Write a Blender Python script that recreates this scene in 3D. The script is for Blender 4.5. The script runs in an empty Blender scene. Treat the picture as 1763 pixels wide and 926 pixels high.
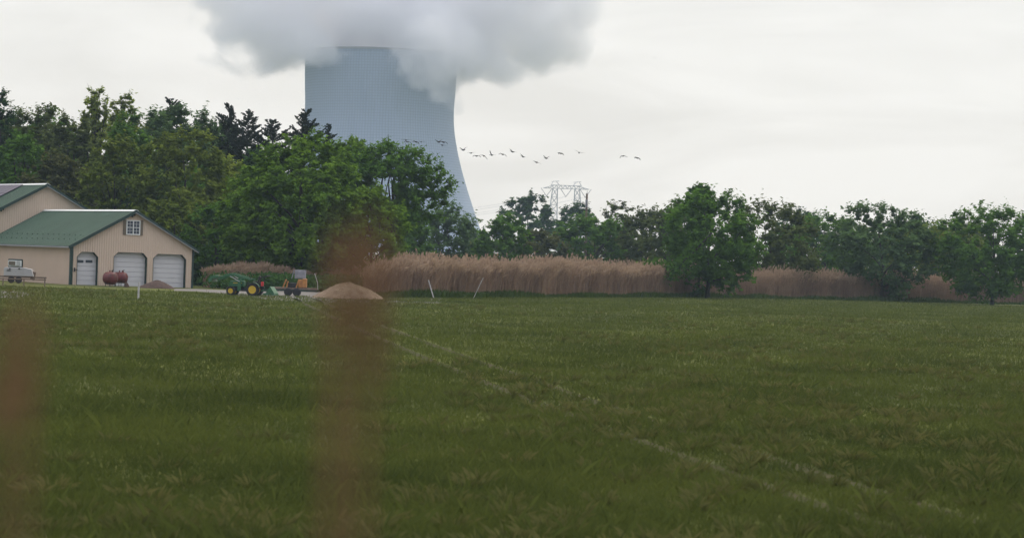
import bpy, math, random
import numpy as np
from mathutils import Vector, Matrix
S = bpy.context.scene
COL = S.collection
R = math.radians
# ------------------------------------------------------------------ camera, sky, sun, exposure
F, PX, PY, EYE, ROLL = 4500.0, 600.0, 445.0, 3.2, R(2.0)   # focal length in photo pixels, principal point, eye height
cs, sn = math.cos(ROLL), math.sin(ROLL)
cam = bpy.data.cameras.new('camera'); co = bpy.data.objects.new('camera', cam); COL.objects.link(co)
co.matrix_world = Matrix.Translation((0, 0, EYE)) @ Matrix.Rotation(R(90), 4, 'X') @ Matrix.Rotation(ROLL, 4, 'Z')
cam.sensor_width = 36; cam.lens = 36*F/1763
cam.shift_x = (881.5-PX)/1763; cam.shift_y = (PY-463)/1763
cam.clip_start = 0.2; cam.clip_end = 20000
cam.dof.use_dof = True; cam.dof.focus_distance = 240; cam.dof.aperture_fstop = 3.0
S.camera = co
SUN_EL, SUN_AZ = R(52), R(50)      # azimuth clockwise from +Y: veiled sun ahead of the camera, to the right
w = bpy.data.worlds.new('World'); S.world = w; w.use_nodes = True
nt = w.node_tree; nt.nodes.clear(); N = nt.nodes.new; L = nt.links.new
out = N('ShaderNodeOutputWorld'); bg = N('ShaderNodeBackground'); bg.inputs['Strength'].default_value = 0.1
sky = N('ShaderNodeTexSky'); sky.sky_type = 'NISHITA'; sky.sun_disc = False
sky.sun_elevation = SUN_EL; sky.sun_rotation = SUN_AZ; sky.air_density = 1.5; sky.dust_density = 4
tc = N('ShaderNodeTexCoord'); mp = N('ShaderNodeMapping'); mp.inputs['Scale'].default_value = (5, 5, 22)
ns = N('ShaderNodeTexNoise'); ns.inputs['Scale'].default_value = 1.6; ns.inputs['Detail'].default_value = 6; ns.inputs['Roughness'].default_value = .5
ns.inputs['Distortion'].default_value = .6
cr = N('ShaderNodeValToRGB'); e = cr.color_ramp.elements
e[0].position = .32; e[0].color = (.86, .79, .70, 1); e[1].position = .62; e[1].color = (1.0, .93, .84, 1)
L(tc.outputs['Generated'], mp.inputs[0]); L(mp.outputs[0], ns.inputs['Vector']); L(ns.outputs['Fac'], cr.inputs[0])
sc = N('ShaderNodeVectorMath'); sc.operation = 'SCALE'; sc.inputs['Scale'].default_value = 11.5
L(cr.outputs[0], sc.inputs[0])
dt = N('ShaderNodeVectorMath'); dt.operation = 'DOT_PRODUCT'; dt.inputs[1].default_value = (.31, .95, .25)     # cloud deck brightest round the veiled sun
L(tc.outputs['Generated'], dt.inputs[0]); mg = N('ShaderNodeMapRange'); mg.interpolation_type = 'SMOOTHSTEP'
for i, v_ in enumerate((-.6, .9, 8.2, 11.6)): mg.inputs[i+1].default_value = v_
L(dt.outputs['Value'], mg.inputs[0])
sz = N('ShaderNodeSeparateXYZ'); L(tc.outputs['Generated'], sz.inputs[0]); mz = N('ShaderNodeMapRange'); mz.interpolation_type = 'SMOOTHSTEP'      # an overcast deck is brighter overhead
for i, v_ in enumerate((.1, .9, 1.0, 1.9)): mz.inputs[i+1].default_value = v_
L(sz.outputs[2], mz.inputs[0]); mu = N('ShaderNodeMath'); mu.operation = 'MULTIPLY'; L(mg.outputs[0], mu.inputs[0]); L(mz.outputs[0], mu.inputs[1]); L(mu.outputs[0], sc.inputs['Scale'])
mx = N('ShaderNodeMix'); mx.data_type = 'RGBA'; mx.inputs[0].default_value = .93     # overcast deck over the clear sky
mf = N('ShaderNodeMapRange'); mf.interpolation_type = 'SMOOTHSTEP'
for i, v_ in enumerate((-.2, .85, 1.0, 0.0)): mf.inputs[i+1].default_value = v_
L(dt.outputs['Value'], mf.inputs[0])
tn = N('ShaderNodeMix'); tn.data_type = 'RGBA'; tn.inputs[6].default_value = (1, 1, 1, 1); tn.inputs[7].default_value = (.86, .95, 1.18, 1); L(mf.outputs[0], tn.inputs[0])   # cooler light where the deck thins behind the camera
ml = N('ShaderNodeVectorMath'); ml.operation = 'MULTIPLY'; L(sc.outputs[0], ml.inputs[0]); L(tn.outputs[2], ml.inputs[1])
L(sky.outputs[0], mx.inputs[6]); L(ml.outputs[0], mx.inputs[7]); L(mx.outputs[2], bg.inputs['Color']); L(bg.outputs[0], out.inputs[0])
sl = bpy.data.lights.new('sun', 'SUN'); sl.energy = 1.5; sl.angle = R(14); sl.color = (1, .93, .82)
so = bpy.data.objects.new('sun', sl); COL.objects.link(so)
sd = Vector((math.sin(SUN_AZ)*math.cos(SUN_EL), math.cos(SUN_AZ)*math.cos(SUN_EL), math.sin(SUN_EL)))
so.rotation_euler = sd.to_track_quat('Z', 'Y').to_euler()
S.view_settings.view_transform = 'Standard'; S.view_settings.look = 'None'; S.view_settings.exposure = 0; S.view_settings.gamma = 1
S.view_settings.use_curve_mapping = False
cy = S.cycles
cy.max_bounces = 12; cy.diffuse_bounces = 3; cy.glossy_bounces = 2; cy.transmission_bounces = 3; cy.transparent_max_bounces = 8
cy.volume_bounces = 12; cy.volume_max_steps = 256; cy.use_denoising = True
try: cy.denoiser = 'OPENIMAGEDENOISE'
except Exception: pass
cy.sample_clamp_indirect = 4

def at(x, y, D):                    # the world point that lies in photo pixel (x, y) at distance D
    u, v = x-PX, PY-y
    return Vector(((u*cs-v*sn)/F*D, D, EYE+(u*sn+v*cs)/F*D))
def dist(x, y):                     # distance of level ground seen in pixel (x, y)
    return -EYE*F/((x-PX)*sn+(PY-y)*cs)
def gnd(x, D): p = at(x, 490, D); return Vector((p.x, D, 0))

# ------------------------------------------------------------------ materials
def mat(name, col, rough=.7, metal=0, var=.0, scale=3.0, bump=0, col2=None, spec=.4, coord='Object'):
    m = bpy.data.materials.new(name); m.use_nodes = True; t = m.node_tree; b = t.nodes['Principled BSDF']
    b.inputs['Roughness'].default_value = rough; b.inputs['Metallic'].default_value = metal; b.inputs['Specular IOR Level'].default_value = spec
    c = t.nodes.new('ShaderNodeTexCoord'); n = t.nodes.new('ShaderNodeTexNoise'); n.inputs['Scale'].default_value = scale; n.inputs['Detail'].default_value = 6
    t.links.new(c.outputs[coord], n.inputs['Vector'])
    r = t.nodes.new('ShaderNodeValToRGB'); r.color_ramp.elements[0].position = .3; r.color_ramp.elements[1].position = .7
    c2 = col2 or tuple(x*(1-var) for x in col)
    r.color_ramp.elements[0].color = (*c2, 1); r.color_ramp.elements[1].color = (*col, 1)
    t.links.new(n.outputs['Fac'], r.inputs[0]); t.links.new(r.outputs[0], b.inputs['Base Color'])
    if bump:
        bp = t.nodes.new('ShaderNodeBump'); bp.inputs['Strength'].default_value = bump; t.links.new(n.outputs['Fac'], bp.inputs['Height']); t.links.new(bp.outputs[0], b.inputs['Normal'])
    return m
def leafmat(name, col, col2, trans=.35, scale=.35):
    m = bpy.data.materials.new(name); m.use_nodes = True; t = m.node_tree; t.nodes.clear(); n = t.nodes.new; l = t.links.new
    o = n('ShaderNodeOutputMaterial'); d = n('ShaderNodeBsdfDiffuse'); tr = n('ShaderNodeBsdfTranslucent'); mi = n('ShaderNodeMixShader'); mi.inputs[0].default_value = trans
    g = n('ShaderNodeNewGeometry'); c = n('ShaderNodeTexCoord'); ns = n('ShaderNodeTexNoise'); ns.inputs['Scale'].default_value = scale; ns.inputs['Detail'].default_value = 3
    l(c.outputs['Object'], ns.inputs['Vector'])
    ad = n('ShaderNodeMath'); ad.operation = 'MULTIPLY_ADD'; ad.inputs[1].default_value = .45; l(g.outputs['Random Per Island'], ad.inputs[0])
    ms = n('ShaderNodeMapRange'); ms.inputs[1].default_value = .35; ms.inputs[2].default_value = .65; ms.inputs[3].default_value = 0; ms.inputs[4].default_value = .55
    l(ns.outputs['Fac'], ms.inputs[0]); l(ms.outputs[0], ad.inputs[2])
    mc = n('ShaderNodeMix'); mc.data_type = 'RGBA'; mc.inputs[6].default_value = (*col2, 1); mc.inputs[7].default_value = (*col, 1)
    l(ad.outputs[0], mc.inputs[0]); l(mc.outputs[2], d.inputs[0]); l(mc.outputs[2], tr.inputs[0])
    l(d.outputs[0], mi.inputs[1]); l(tr.outputs[0], mi.inputs[2]); l(mi.outputs[0], o.inputs[0])
    return m
M = {}
M['green'] = leafmat('leaf_green', (0.130, 0.247, 0.036), (0.052, 0.117, 0.018))
M['round'] = leafmat('leaf_fresh_green', (0.180, 0.300, 0.034), (0.072, 0.144, 0.019), .3)
M['bright'] = leafmat('leaf_bright', (.34, .40, .07), (.17, .23, .04), .5)
M['yellow'] = leafmat('leaf_yellow', (.20, .25, .042), (.08, .12, .022))
M['olive'] = leafmat('leaf_olive', (.13, .165, .05), (.06, .08, .026))
M['teal'] = leafmat('leaf_grey_green', (0.135, 0.216, 0.074), (0.061, 0.115, 0.041))
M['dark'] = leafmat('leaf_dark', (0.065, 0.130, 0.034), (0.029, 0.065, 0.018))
M['rust'] = leafmat('leaf_brown_green', (.13, .14, .048), (.06, .068, .026))
M['conifer'] = leafmat('needles', (.042, .055, .032), (.018, .025, .016), .15)
M['bark'] = mat('bark', (.05, .042, .034), .9, var=.5, scale=4, bump=.4)
M['reed'] = leafmat('dry_reed', (.40, .285, .20), (.19, .13, .10), .25, .25)
M['plume'] = leafmat('reed_plume', (.50, .38, .27), (.31, .22, .155), .4, .3)
M['nearreed'] = mat('near_dry_reed', (.22, .12, .06), .9, var=.4, scale=20)
M['weed'] = leafmat('marsh_weed', (.075, .12, .03), (.04, .06, .02), .3, .3)
M['blade'] = leafmat('grass_blade', (.125, .15, .036), (.055, .075, .022), .35, .15)
M['beige'] = mat('beige_siding', (.60, .475, .37), .55, var=.08, scale=.6)
M['beige2'] = mat('beige_siding_side', (.60, .46, .355), .55, var=.08, scale=.6)
M['roof'] = mat('green_roof', (.056, .105, .068), .5, var=.2, scale=.4, spec=.35)
M['trim'] = mat('dark_green_trim', (.018, .045, .036), .5, var=.2)
M['white'] = mat('white_door', (.60, .59, .60), .45, var=.06, scale=1.5)
M['cap'] = mat('pale_ridge', (.74, .76, .74), .4, var=.08)
M['grey'] = mat('grey_metal', (.34, .34, .36), .5, var=.2)
M['black'] = mat('black_part', (.018, .018, .02), .5, var=.3)
M['glass'] = mat('dark_glass', (.02, .03, .045), .08, var=.1, spec=.8)
M['shutter'] = mat('brown_shutter', (.19, .155, .11), .7, var=.2)
M['solar'] = mat('solar_cell', (.10, .09, .12), .5, var=.3, scale=1, spec=.1)
M['red'] = mat('rusty_red_tank', (.15, .022, .022), .5, var=.6, scale=2.5, col2=(.07, .02, .017))
M['redp'] = mat('red_plastic', (.55, .03, .035), .4, var=.2)
M['tgreen'] = mat('tractor_green', (.02, .115, .042), .45, var=.25, spec=.6)
M['tyel'] = mat('tractor_yellow', (.60, .40, .03), .4, var=.2)
M['orange'] = mat('orange_paint', (.48, .22, .07), .5, var=.35, scale=4)
M['tyre'] = mat('tyre_rubber', (.028, .026, .028), .85, var=.3, scale=8)
M['mulch'] = mat('mulch', (.085, .052, .042), .95, var=.5, scale=5, bump=.8)
M['sand'] = mat('sand', (.34, .26, .18), .95, scale=2.2, bump=.8, col2=(.19, .135, .09))
M['wood'] = mat('weathered_wood', (.20, .15, .115), .9, var=.4, scale=6)
M['paint'] = mat('weathered_white', (.55, .53, .52), .7, var=.3, scale=6)
M['steel'] = mat('pylon_steel', (.50, .51, .53), .6, var=.2)
M['bird'] = mat('bird_feather', (.045, .038, .035), .8, var=.4, scale=6)
M['panel'] = mat('machine_grey', (.30, .30, .33), .6, var=.35, scale=3)
M['genset'] = mat('machine_white', (.42, .41, .41), .5, var=.12)

# ------------------------------------------------------------------ builders
class MB:
    def __init__(s): s.v = []; s.f = []
    def poly(s, pts): i = len(s.v); s.v += [tuple(p) for p in pts]; s.f.append(tuple(range(i, i+len(pts))))
    def box(s, c, sz, M3=None, taper=(1, 1)):
        i = len(s.v); c = Vector(c)
        for dz in (-.5, .5):
            k = taper if dz > 0 else (1, 1)
            for dx, dy in ((-.5, -.5), (.5, -.5), (.5, .5), (-.5, .5)):
                p = Vector((dx*sz[0]*k[0], dy*sz[1]*k[1], dz*sz[2]))
                s.v.append(tuple(c+(M3 @ p if M3 else p)))
        s.f += [(i, i+3, i+2, i+1), (i+4, i+5, i+6, i+7), (i, i+1, i+5, i+4), (i+1, i+2, i+6, i+5), (i+2, i+3, i+7, i+6), (i+3, i, i+4, i+7)]
        return s
    def beam(s, a, b, wd, ht, up=(0, 0, 1)):        # a bar of rectangular section from a to b
        a, b = Vector(a), Vector(b); d = (b-a); ln = d.length; d.normalize(); u = Vector(up)
        x = d.cross(u); x = x.normalized() if x.length > 1e-4 else Vector((1, 0, 0)); z = x.cross(d)
        s.box((a+b)/2, (wd, ln, ht), Matrix((x, d, z)).transposed()); return s
    def tube(s, pts, rad, n=6, cap=True):
        pts = [Vector(p) for p in pts]; rad = rad if hasattr(rad, '__len__') else [rad]*len(pts); base = len(s.v); pu = None
        for k, p in enumerate(pts):
            d = (pts[min(k+1, len(pts)-1)]-pts[max(k-1, 0)]).normalized()
            u = pu if pu is not None else (Vector((0, 0, 1)) if abs(d.z) < .9 else Vector((1, 0, 0)))
            x = d.cross(u).normalized(); y = x.cross(d).normalized(); pu = y
            for j in range(n):
                a = 2*math.pi*j/n; s.v.append(tuple(p+(x*math.cos(a)+y*math.sin(a))*rad[k]))
        for k in range(len(pts)-1):
            for j in range(n):
                a = base+k*n+j; b = base+k*n+(j+1) % n; s.f.append((a, b, b+n, a+n))
        if cap:
            s.f.append(tuple(base+j for j in range(n))[::-1]); e = base+(len(pts)-1)*n; s.f.append(tuple(e+j for j in range(n)))
        return s
    def lathe(s, prof, c, axis='z', n=24, M3=None):   # prof: list of (radius, height)
        base = len(s.v); c = Vector(c)
        for r, h in prof:
            for j in range(n):
                a = 2*math.pi*j/n; p = Vector((r*math.cos(a), r*math.sin(a), h))
                if axis == 'x': p = Vector((p.z, p.x, p.y))
                if axis == 'y': p = Vector((p.x, p.z, p.y))
                s.v.append(tuple(c+(M3 @ p if M3 else p)))
        for k in range(len(prof)-1):
            for j in range(n):
                a = base+k*n+j; b = base+k*n+(j+1) % n; s.f.append((a, b, b+n, a+n))
        s.f.append(tuple(base+j for j in range(n))[::-1]); e = base+(len(prof)-1)*n; s.f.append(tuple(e+j for j in range(n)))
        return s
    def xf(s, Mx): s.v = [tuple(Mx @ Vector(p)) for p in s.v]; return s
    def build(s, name, m, parent=None, smooth=False, bevel=0):
        me = bpy.data.meshes.new(name); me.from_pydata(s.v, [], s.f); me.validate(); me.update()
        import bmesh
        b = bmesh.new(); b.from_mesh(me); bmesh.ops.recalc_face_normals(b, faces=b.faces); b.to_mesh(me); b.free()
        o = bpy.data.objects.new(name, me); COL.objects.link(o); me.materials.append(M[m] if isinstance(m, str) else m)
        if smooth: me.polygons.foreach_set('use_smooth', [True]*len(me.polygons))
        if bevel:
            md = o.modifiers.new('bevel', 'BEVEL'); md.width = bevel; md.segments = 2; md.limit_method = 'ANGLE'
        if parent is not None:
            o.parent = parent
            p = parent; off = Vector((0, 0, 0))
            while p is not None: off += p.location; p = p.parent
            if not parent.get('local'): o.location = -off
        return o
def npmesh(name, V, nper, m, parent=None, local=True):       # V: (faces*nper, 3) loose polygons
    V = np.asarray(V, dtype=np.float32).reshape(-1, 3); nf = len(V)//nper
    me = bpy.data.meshes.new(name); me.vertices.add(len(V)); me.vertices.foreach_set('co', V.ravel())
    me.loops.add(len(V)); me.loops.foreach_set('vertex_index', np.arange(len(V), dtype=np.int32))
    me.polygons.add(nf); me.polygons.foreach_set('loop_start', np.arange(0, len(V), nper, dtype=np.int32))
    me.update(calc_edges=True); me.materials.append(M[m])
    o = bpy.data.objects.new(name, me); COL.objects.link(o)
    if parent is not None: o.parent = parent
    return o
def tag(o, label=None, cat=None, group=None, kind=None):
    if label: o['label'] = label
    if cat: o['category'] = cat
    if group: o['group'] = group
    if kind: o['kind'] = kind
    return o
def thing(name, label, cat, loc=(0, 0, 0), group=None, local=False):
    o = bpy.data.objects.new(name, None); COL.objects.link(o); o.location = loc; o.empty_display_size = .5
    if local: o['local'] = 1
    return tag(o, label, cat, group)
def norm(a): return a/(np.linalg.norm(a, axis=-1, keepdims=True)+1e-9)

# ------------------------------------------------------------------ ground
def ground_mat():
    m = bpy.data.materials.new('lawn'); m.use_nodes = True; t = m.node_tree; b = t.nodes['Principled BSDF']; n = t.nodes.new; l = t.links.new
    b.inputs['Roughness'].default_value = .95; b.inputs['Specular IOR Level'].default_value = .1
    c = n('ShaderNodeTexCoord')
    a = n('ShaderNodeTexNoise'); a.inputs['Scale'].default_value = .09; a.inputs['Detail'].default_value = 5
    f = n('ShaderNodeTexNoise'); f.inputs['Scale'].default_value = 2.3; f.inputs['Detail'].default_value = 8; f.inputs['Roughness'].default_value = .7
    l(c.outputs['Object'], a.inputs[0]); l(c.outputs['Object'], f.inputs[0])
    r = n('ShaderNodeValToRGB'); e = r.color_ramp.elements; e[0].position = .36; e[0].color = (.07, .08, .025, 1); e[1].position = .66; e[1].color = (.135, .15, .034, 1)
    r2 = n('ShaderNodeValToRGB'); e = r2.color_ramp.elements; e[0].position = .35; e[0].color = (.5, .5, .5, 1); e[1].position = .65; e[1].color = (1.15, 1.15, 1.15, 1)
    l(a.outputs[0], r.inputs[0]); l(f.outputs[0], r2.inputs[0])
    x = n('ShaderNodeMix'); x.data_type = 'RGBA'; x.blend_type = 'MULTIPLY'; x.inputs[0].default_value = 1; l(r.outputs[0], x.inputs[6]); l(r2.outputs[0], x.inputs[7]); l(x.outputs[2], b.inputs['Base Color'])
    bp = n('ShaderNodeBump'); bp.inputs['Strength'].default_value = .6; bp.inputs['Distance'].default_value = .08; l(f.outputs[0], bp.inputs['Height']); l(bp.outputs[0], b.inputs['Normal'])
    return m
M['lawn'] = ground_mat()
g = MB(); g.poly([(-1400, -20, 0), (1400, -20, 0), (1400, 3000, 0), (-1400, 3000, 0)]); tag(g.build('ground', 'lawn'), kind='structure')
M['gravel'] = mat('gravel', (.20, .185, .17), .95, var=.45, scale=2.5, bump=.6)
g = MB(); left = []; right = []
for x, ya, yb in ((300, 497, 500.5), (340, 497.5, 501.5), (380, 499, 505), (430, 500, 512), (480, 499, 517), (540, 499, 520), (640, 500, 521), (760, 503, 522)):
    left.append(gnd(x, dist(x, ya))); right.append(gnd(x, dist(x, yb)))
for k in range(len(left)-1): g.poly([p+Vector((0, 0, .004)) for p in (left[k], left[k+1], right[k+1], right[k])])
tag(g.build('path', 'gravel'), kind='structure')

g = MB(); q = [gnd(x, dist(x, y))+Vector((0, 0, .004)) for x, y in ((-60, 500), (20, 501), (52, 504), (60, 508), (20, 512), (-70, 515))]; g.poly(q[::-1]); tag(g.build('gravel', 'gravel'), kind='structure')
# ------------------------------------------------------------------ barns: ribbed steel sheds
TH = R(30); ct, st = math.cos(TH), math.sin(TH)
A0 = Vector((-24.7, 233, 0)); T = Vector((ct, st, 0)); B = Vector((-st, ct, 0)); NG = -B; NS = -T     # gable runs along T, sides run along B
W0, HE, HA, LEN = 12.08, 3.58, 6.77, 20.2
def onp(x, y, P, n):
    c = Vector((0, 0, EYE)); d = at(x, y, 100)-c; return c+d*((P-c).dot(n)/d.dot(n))
def ribbed(o, d, n, s0, s1, bot, top, m, name, parent, extra=(), pitch=.23, rib=.028):
    br = {s0, s1}; k = math.ceil(s0/pitch)
    ribs = []
    while k*pitch < s1: c = k*pitch; ribs.append(c); [br.add(min(max(c+q, s0), s1)) for q in (-.045, -.02, .02, .045)]; k += 1
    br |= {x for x in extra if s0 < x < s1}
    br = sorted(br); mb = MB()
    def off(s):
        c = round(s/pitch)*pitch; a = abs(s-c); return rib*max(0, min(1, (.045-a)/.025))
    for a, b in zip(br[:-1], br[1:]):
        if b-a < 1e-4: continue
        e = 1e-5; za, zb, ta, tb = bot(a+e), bot(b-e), top(a+e), top(b-e)
        pa, pb = o+d*a+n*off(a), o+d*b+n*off(b)
        mb.poly([pa+Vector((0, 0, za)), pb+Vector((0, 0, zb)), pb+Vector((0, 0, tb)), pa+Vector((0, 0, ta))])
    return mb.build(name, m, parent)
def s_of(x, y, P=A0, d=T, n=NG): p = onp(x, y, P, n); return (p-P).dot(d), p.z
barn = thing('garage', 'beige ribbed metal garage with green roof and three white overhead doors', 'garage', A0)
doors = []
for (xl, yt, xr) in ((132, 434, 167.5), (195, 435, 252), (263, 438, 319)):
    a, _ = s_of(xl, 470); b, _ = s_of(xr, 470); _, z = s_of((xl+xr)/2, yt); doors.append((a, b, z))
def bot(s):
    for a, b, z in doors:
        if a < s < b: return z-max(0, .42-min(s-a, b-s))*1.0
    return 0.0
def top0(s): return HE+(HA-HE)*(1-abs(s-W0/2)/(W0/2))
ex = [W0/2]
for a, b, z in doors: ex += [a, b, a+.42, b-.42]
ribbed(A0, T, NG, 0, W0, bot, top0, 'beige', 'front_wall', barn, ex)
ribbed(A0, B, NS, 0, LEN, lambda s: 0, lambda s: HE, 'beige2', 'side_wall', barn)
ribbed(A0+T*W0, B, -NS, 0, LEN, lambda s: 0, lambda s: HE, 'beige2', 'side_wall', barn)
for i, (a, b, z) in enumerate(doors):
    dep = .42
    outl = [(a, 0), (a, z-.42), (a+.42, z), (b-.42, z), (b, z-.42), (b, 0)]
    d = MB()
    for (s0, z0), (s1, z1) in zip(outl[:-1], outl[1:]):
        p, q = A0+T*s0+Vector((0, 0, z0)), A0+T*s1+Vector((0, 0, z1)); d.poly([p, q, q-NG*dep, p-NG*dep])
        # narrow trim band round the opening
    d.build('jamb', 'trim', barn)
    tr = MB()
    for (s0, z0), (s1, z1) in zip(outl[:-1], outl[1:]):
        tr.beam(A0+T*s0+Vector((0, 0, z0))+NG*.03, A0+T*s1+Vector((0, 0, z1))+NG*.03, .03, .045, NG)
    tr.build('door_trim', 'trim', barn)
    dr = bpy.data.objects.new('garage_door', None); COL.objects.link(dr); dr.parent = barn; dr.location = (0, 0, 0)
    npn = 7
    pm = MB(); hh = z/npn
    for k in range(npn):
        c = A0+T*(a+b)/2-NG*(dep-.03)+Vector((0, 0, (k+.5)*hh))
        pm.box(c, (b-a-.002, .05, hh-.03), Matrix((T, B, Vector((0, 0, 1)))).transposed())
    pm.box(A0+T*(a+b)/2-NG*(dep+.03)+Vector((0, 0, z/2)), (b-a, .04, z), Matrix((T, B, Vector((0, 0, 1)))).transposed())
    pm.build('door_panel', 'white', dr)
    if i == 0:
        for (x0, x1) in ((133.5, 143.5), (147.5, 159)):
            q0, q1 = onp(x0, 447.5, A0-NG*(dep-.06), NG), onp(x1, 452.5, A0-NG*(dep-.06), NG)
            MB().box((q0+q1)/2, ((q1-q0).dot(T), .03, abs(q1.z-q0.z)), Matrix((T, B, Vector((0, 0, 1)))).transposed()).build('window', 'glass', dr)
ltm = MB(); p = onp(128.5, 464, A0+NG*.06, NG); ltm.box(p, (.1, .12, .34)); ltm.box(p+T*.12, (.25, .05, .05)); ltm.build('latch', 'black', barn)
def roof(o, wd, ln, he, ha, parent, ovg=.38, ove=.45, cap='cap', back=0.0):
    half = wd/2; sl = (ha-he)/half; up = Vector((0, 0, 1)); rr = bpy.data.objects.new('roof', None); COL.objects.link(rr); rr.parent = parent
    mb = MB(); und = MB(); y0, y1 = -ovg, ln+back
    pitch = .30; n = int((y1-y0)/pitch)
    brk = [y0]
    for k in range(n+1):
        c = y0+.05+k*pitch
        for q in (-.04, -.018, .018, .04):
            if y0 < c+q < y1: brk.append(c+q)
    brk.append(y1)
    def off(y):
        c = y0+.05+round((y-y0-.05)/pitch)*pitch; return .035*max(0, min(1, (.04-abs(y-c))/.022))
    for sgn in (-1, 1):
        nn = (T*sgn*sl+up).normalized()
        def P(s, y, h): return o+T*(half+sgn*s)+B*y+up*(ha+.06-sl*s)+nn*h
        for a, b in zip(brk[:-1], brk[1:]):
            mb.poly([P(0, a, .03+off(a)), P(0, b, .03+off(b)), P(half+ove, b, .03+off(b)), P(half+ove, a, .03+off(a))])
        c = (P(0, y0, -.06)+P(half+ove, y0, -.06)+P(0, y1, -.06)+P(half+ove, y1, -.06))/4; ln2 = (P(half+ove, 0, 0)-P(0, 0, 0)).length
        dd = (P(1, 0, 0)-P(0, 0, 0)).normalized()
        und.box(c, (ln2-.05, y1-y0-.04, .12), Matrix((dd, B, nn)).transposed())
        MB().beam(P(-.02, y0-.02, -.05), P(half+ove+.02, y0-.02, -.05), .05, .22, nn).build('rake_trim', 'trim', rr)
        MB().beam(P(0, y0-.03, -.18), P(half+ove, y0-.03, -.18), .08, .05, nn).build('rake_edge', 'grey' if sgn > 0 else 'trim', rr)
        MB().beam(P(half+ove+.03, y0, -.06), P(half+ove+.03, y1, -.06), .12, .11).build('gutter', 'trim' if sgn > 0 else 'grey', rr)
    und.build('soffit', 'grey', rr); mb.build('roof_panel', 'roof', rr)
    z = ha+.06
    cp = MB(); 
    for sgn in (-1, 1):
        dd = (T*sgn-up*sl).normalized(); nn = (T*sgn*sl+up).normalized()
        cp.box(o+T*half+up*z+dd*.15+nn*.09+B*((y0+y1)/2), (.30, y1-y0+.02, .03), Matrix((dd, B, nn)).transposed())
    cp.build('ridge_cap', cap, rr)
    return rr
r0 = roof(A0, W0, LEN-.05, HE, HA, barn)
sl = (HA-HE)/(W0/2); first = None                               # snow guards along the eave
for k in range(32):
    q = k % 2; ss = W0/2-.6-q*.8; c = A0+T*(W0/2-ss)+B*(.6+k*.61)+Vector((0, 0, HA+.16-sl*ss))
    if first is None: first = MB().box((0, 0, 0), (.07, .12, .08)).build('snow_guard', 'trim'); gdo = first
    else: gdo = first.copy(); COL.objects.link(gdo)
    gdo.parent = r0; gdo.location = c-A0
ct_ = MB(); ct_.box(A0+Vector((0, 0, HE/2)), (.26, .22, HE), Matrix((T, B, Vector((0, 0, 1)))).transposed()); ct_.build('corner_trim', 'trim', barn)
ct_ = MB(); ct_.box(A0+T*W0+Vector((0, 0, HE/2)), (.16, .2, HE), Matrix((T, B, Vector((0, 0, 1)))).transposed()); ct_.build('corner_trim', 'trim', barn)
# gable window with grilles and shutters
MG = Matrix((T, B, Vector((0, 0, 1)))).transposed()
q0, q1 = onp(218.5, 379.5, A0+NG*.05, NG), onp(240, 404, A0+NG*.05, NG); wc = (q0+q1)/2; ww, wh = (q1-q0).dot(T), q0.z-q1.z
win = bpy.data.objects.new('window', None); COL.objects.link(win); win.parent = barn
MB().box(wc, (ww-.06, .03, wh-.06), MG).build('pane', 'glass', win)
fm = MB()
for s in (-1, 1):
    fm.box(wc+T*s*ww/2+NG*.02, (.09, .09, wh+.09), MG); fm.box(wc+Vector((0, 0, s*wh/2))+NG*.022, (ww-.09, .09, .09), MG)
fm.box(wc+NG*.024, (.08, .08, wh-.09), MG)
fm.box(wc+NG*.02-T*ww*.25, (ww/2-.08, .07, .05), MG); fm.box(wc+NG*.02+T*ww*.25, (ww/2-.08, .07, .05), MG)
for s in (-1, 1):
    for k in (-.25, .25): fm.box(wc+NG*.012+T*s*ww*.25+Vector((0, 0, k*wh)), (ww/2-.08, .035, .018), MG)
    fm.box(wc+NG*.010+T*s*ww*.25, (.018, .035, wh-.1), MG)
fm.build('frame', 'cap', win)
for s in (-1, 1):
    sh = MB(); sh.box(wc+T*s*(ww/2+.2), (.28, .05, wh+.12), MG)
    for k in range(12): sh.box(wc+T*s*(ww/2+.2)+NG*.03+Vector((0, 0, (k-5.5)*wh/12)), (.2, .02, .05), MG)
    sh.build('shutter', 'shutter', barn)
def flood(x, y, P, parent, s=1):
    p = onp(x, y, P+NG*.12, NG); m = MB(); m.box(p, (.14, .2, .12), MG)
    m.lathe([(.05, -.12), (.11, .0), (.13, .1)], p-T*.12+NG*.1-Vector((0, 0, .12)), M3=Matrix.Rotation(.6, 3, 'X')); m.lathe([(.05, -.1), (.1, .05)], p+T*.1+NG*.1)
    return m.build('flood_lamp', 'black', parent)
flood(229.5, 370, A0, barn)
# tall barn
A1 = A0+B*LEN+T*(W0/2-8.0); W1, H1E, H1A = 16.0, 5.15, 9.3
tall = thing('barn', 'taller beige metal barn behind the garage with solar panels on green roof', 'barn', A1)
def top1(s): return H1E+(H1A-H1E)*(1-abs(s-W1/2)/(W1/2))
ribbed(A1, T, NG, 0, W1, lambda s: 0, top1, 'beige', 'front_wall', tall, [W1/2])
ribbed(A1, B, NS, 0, 26, lambda s: 0, lambda s: H1E, 'beige2', 'side_wall', tall)
ribbed(A1+T*W1, B, -NS, 0, 26, lambda s: 0, lambda s: H1E, 'beige2', 'side_wall', tall)
r1 = roof(A1, W1, 26, H1E, H1A, tall)
sl = (H1A-H1E)/(W1/2); nn = (-T*sl+Vector((0, 0, 1))).normalized(); dd = (-T-Vector((0, 0, sl))).normalized()
o = A1+T*W1/2+Vector((0, 0, H1A+.06))+nn*.17
pnl = bpy.data.objects.new('solar_array', None); COL.objects.link(pnl); pnl.parent = r1
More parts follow.
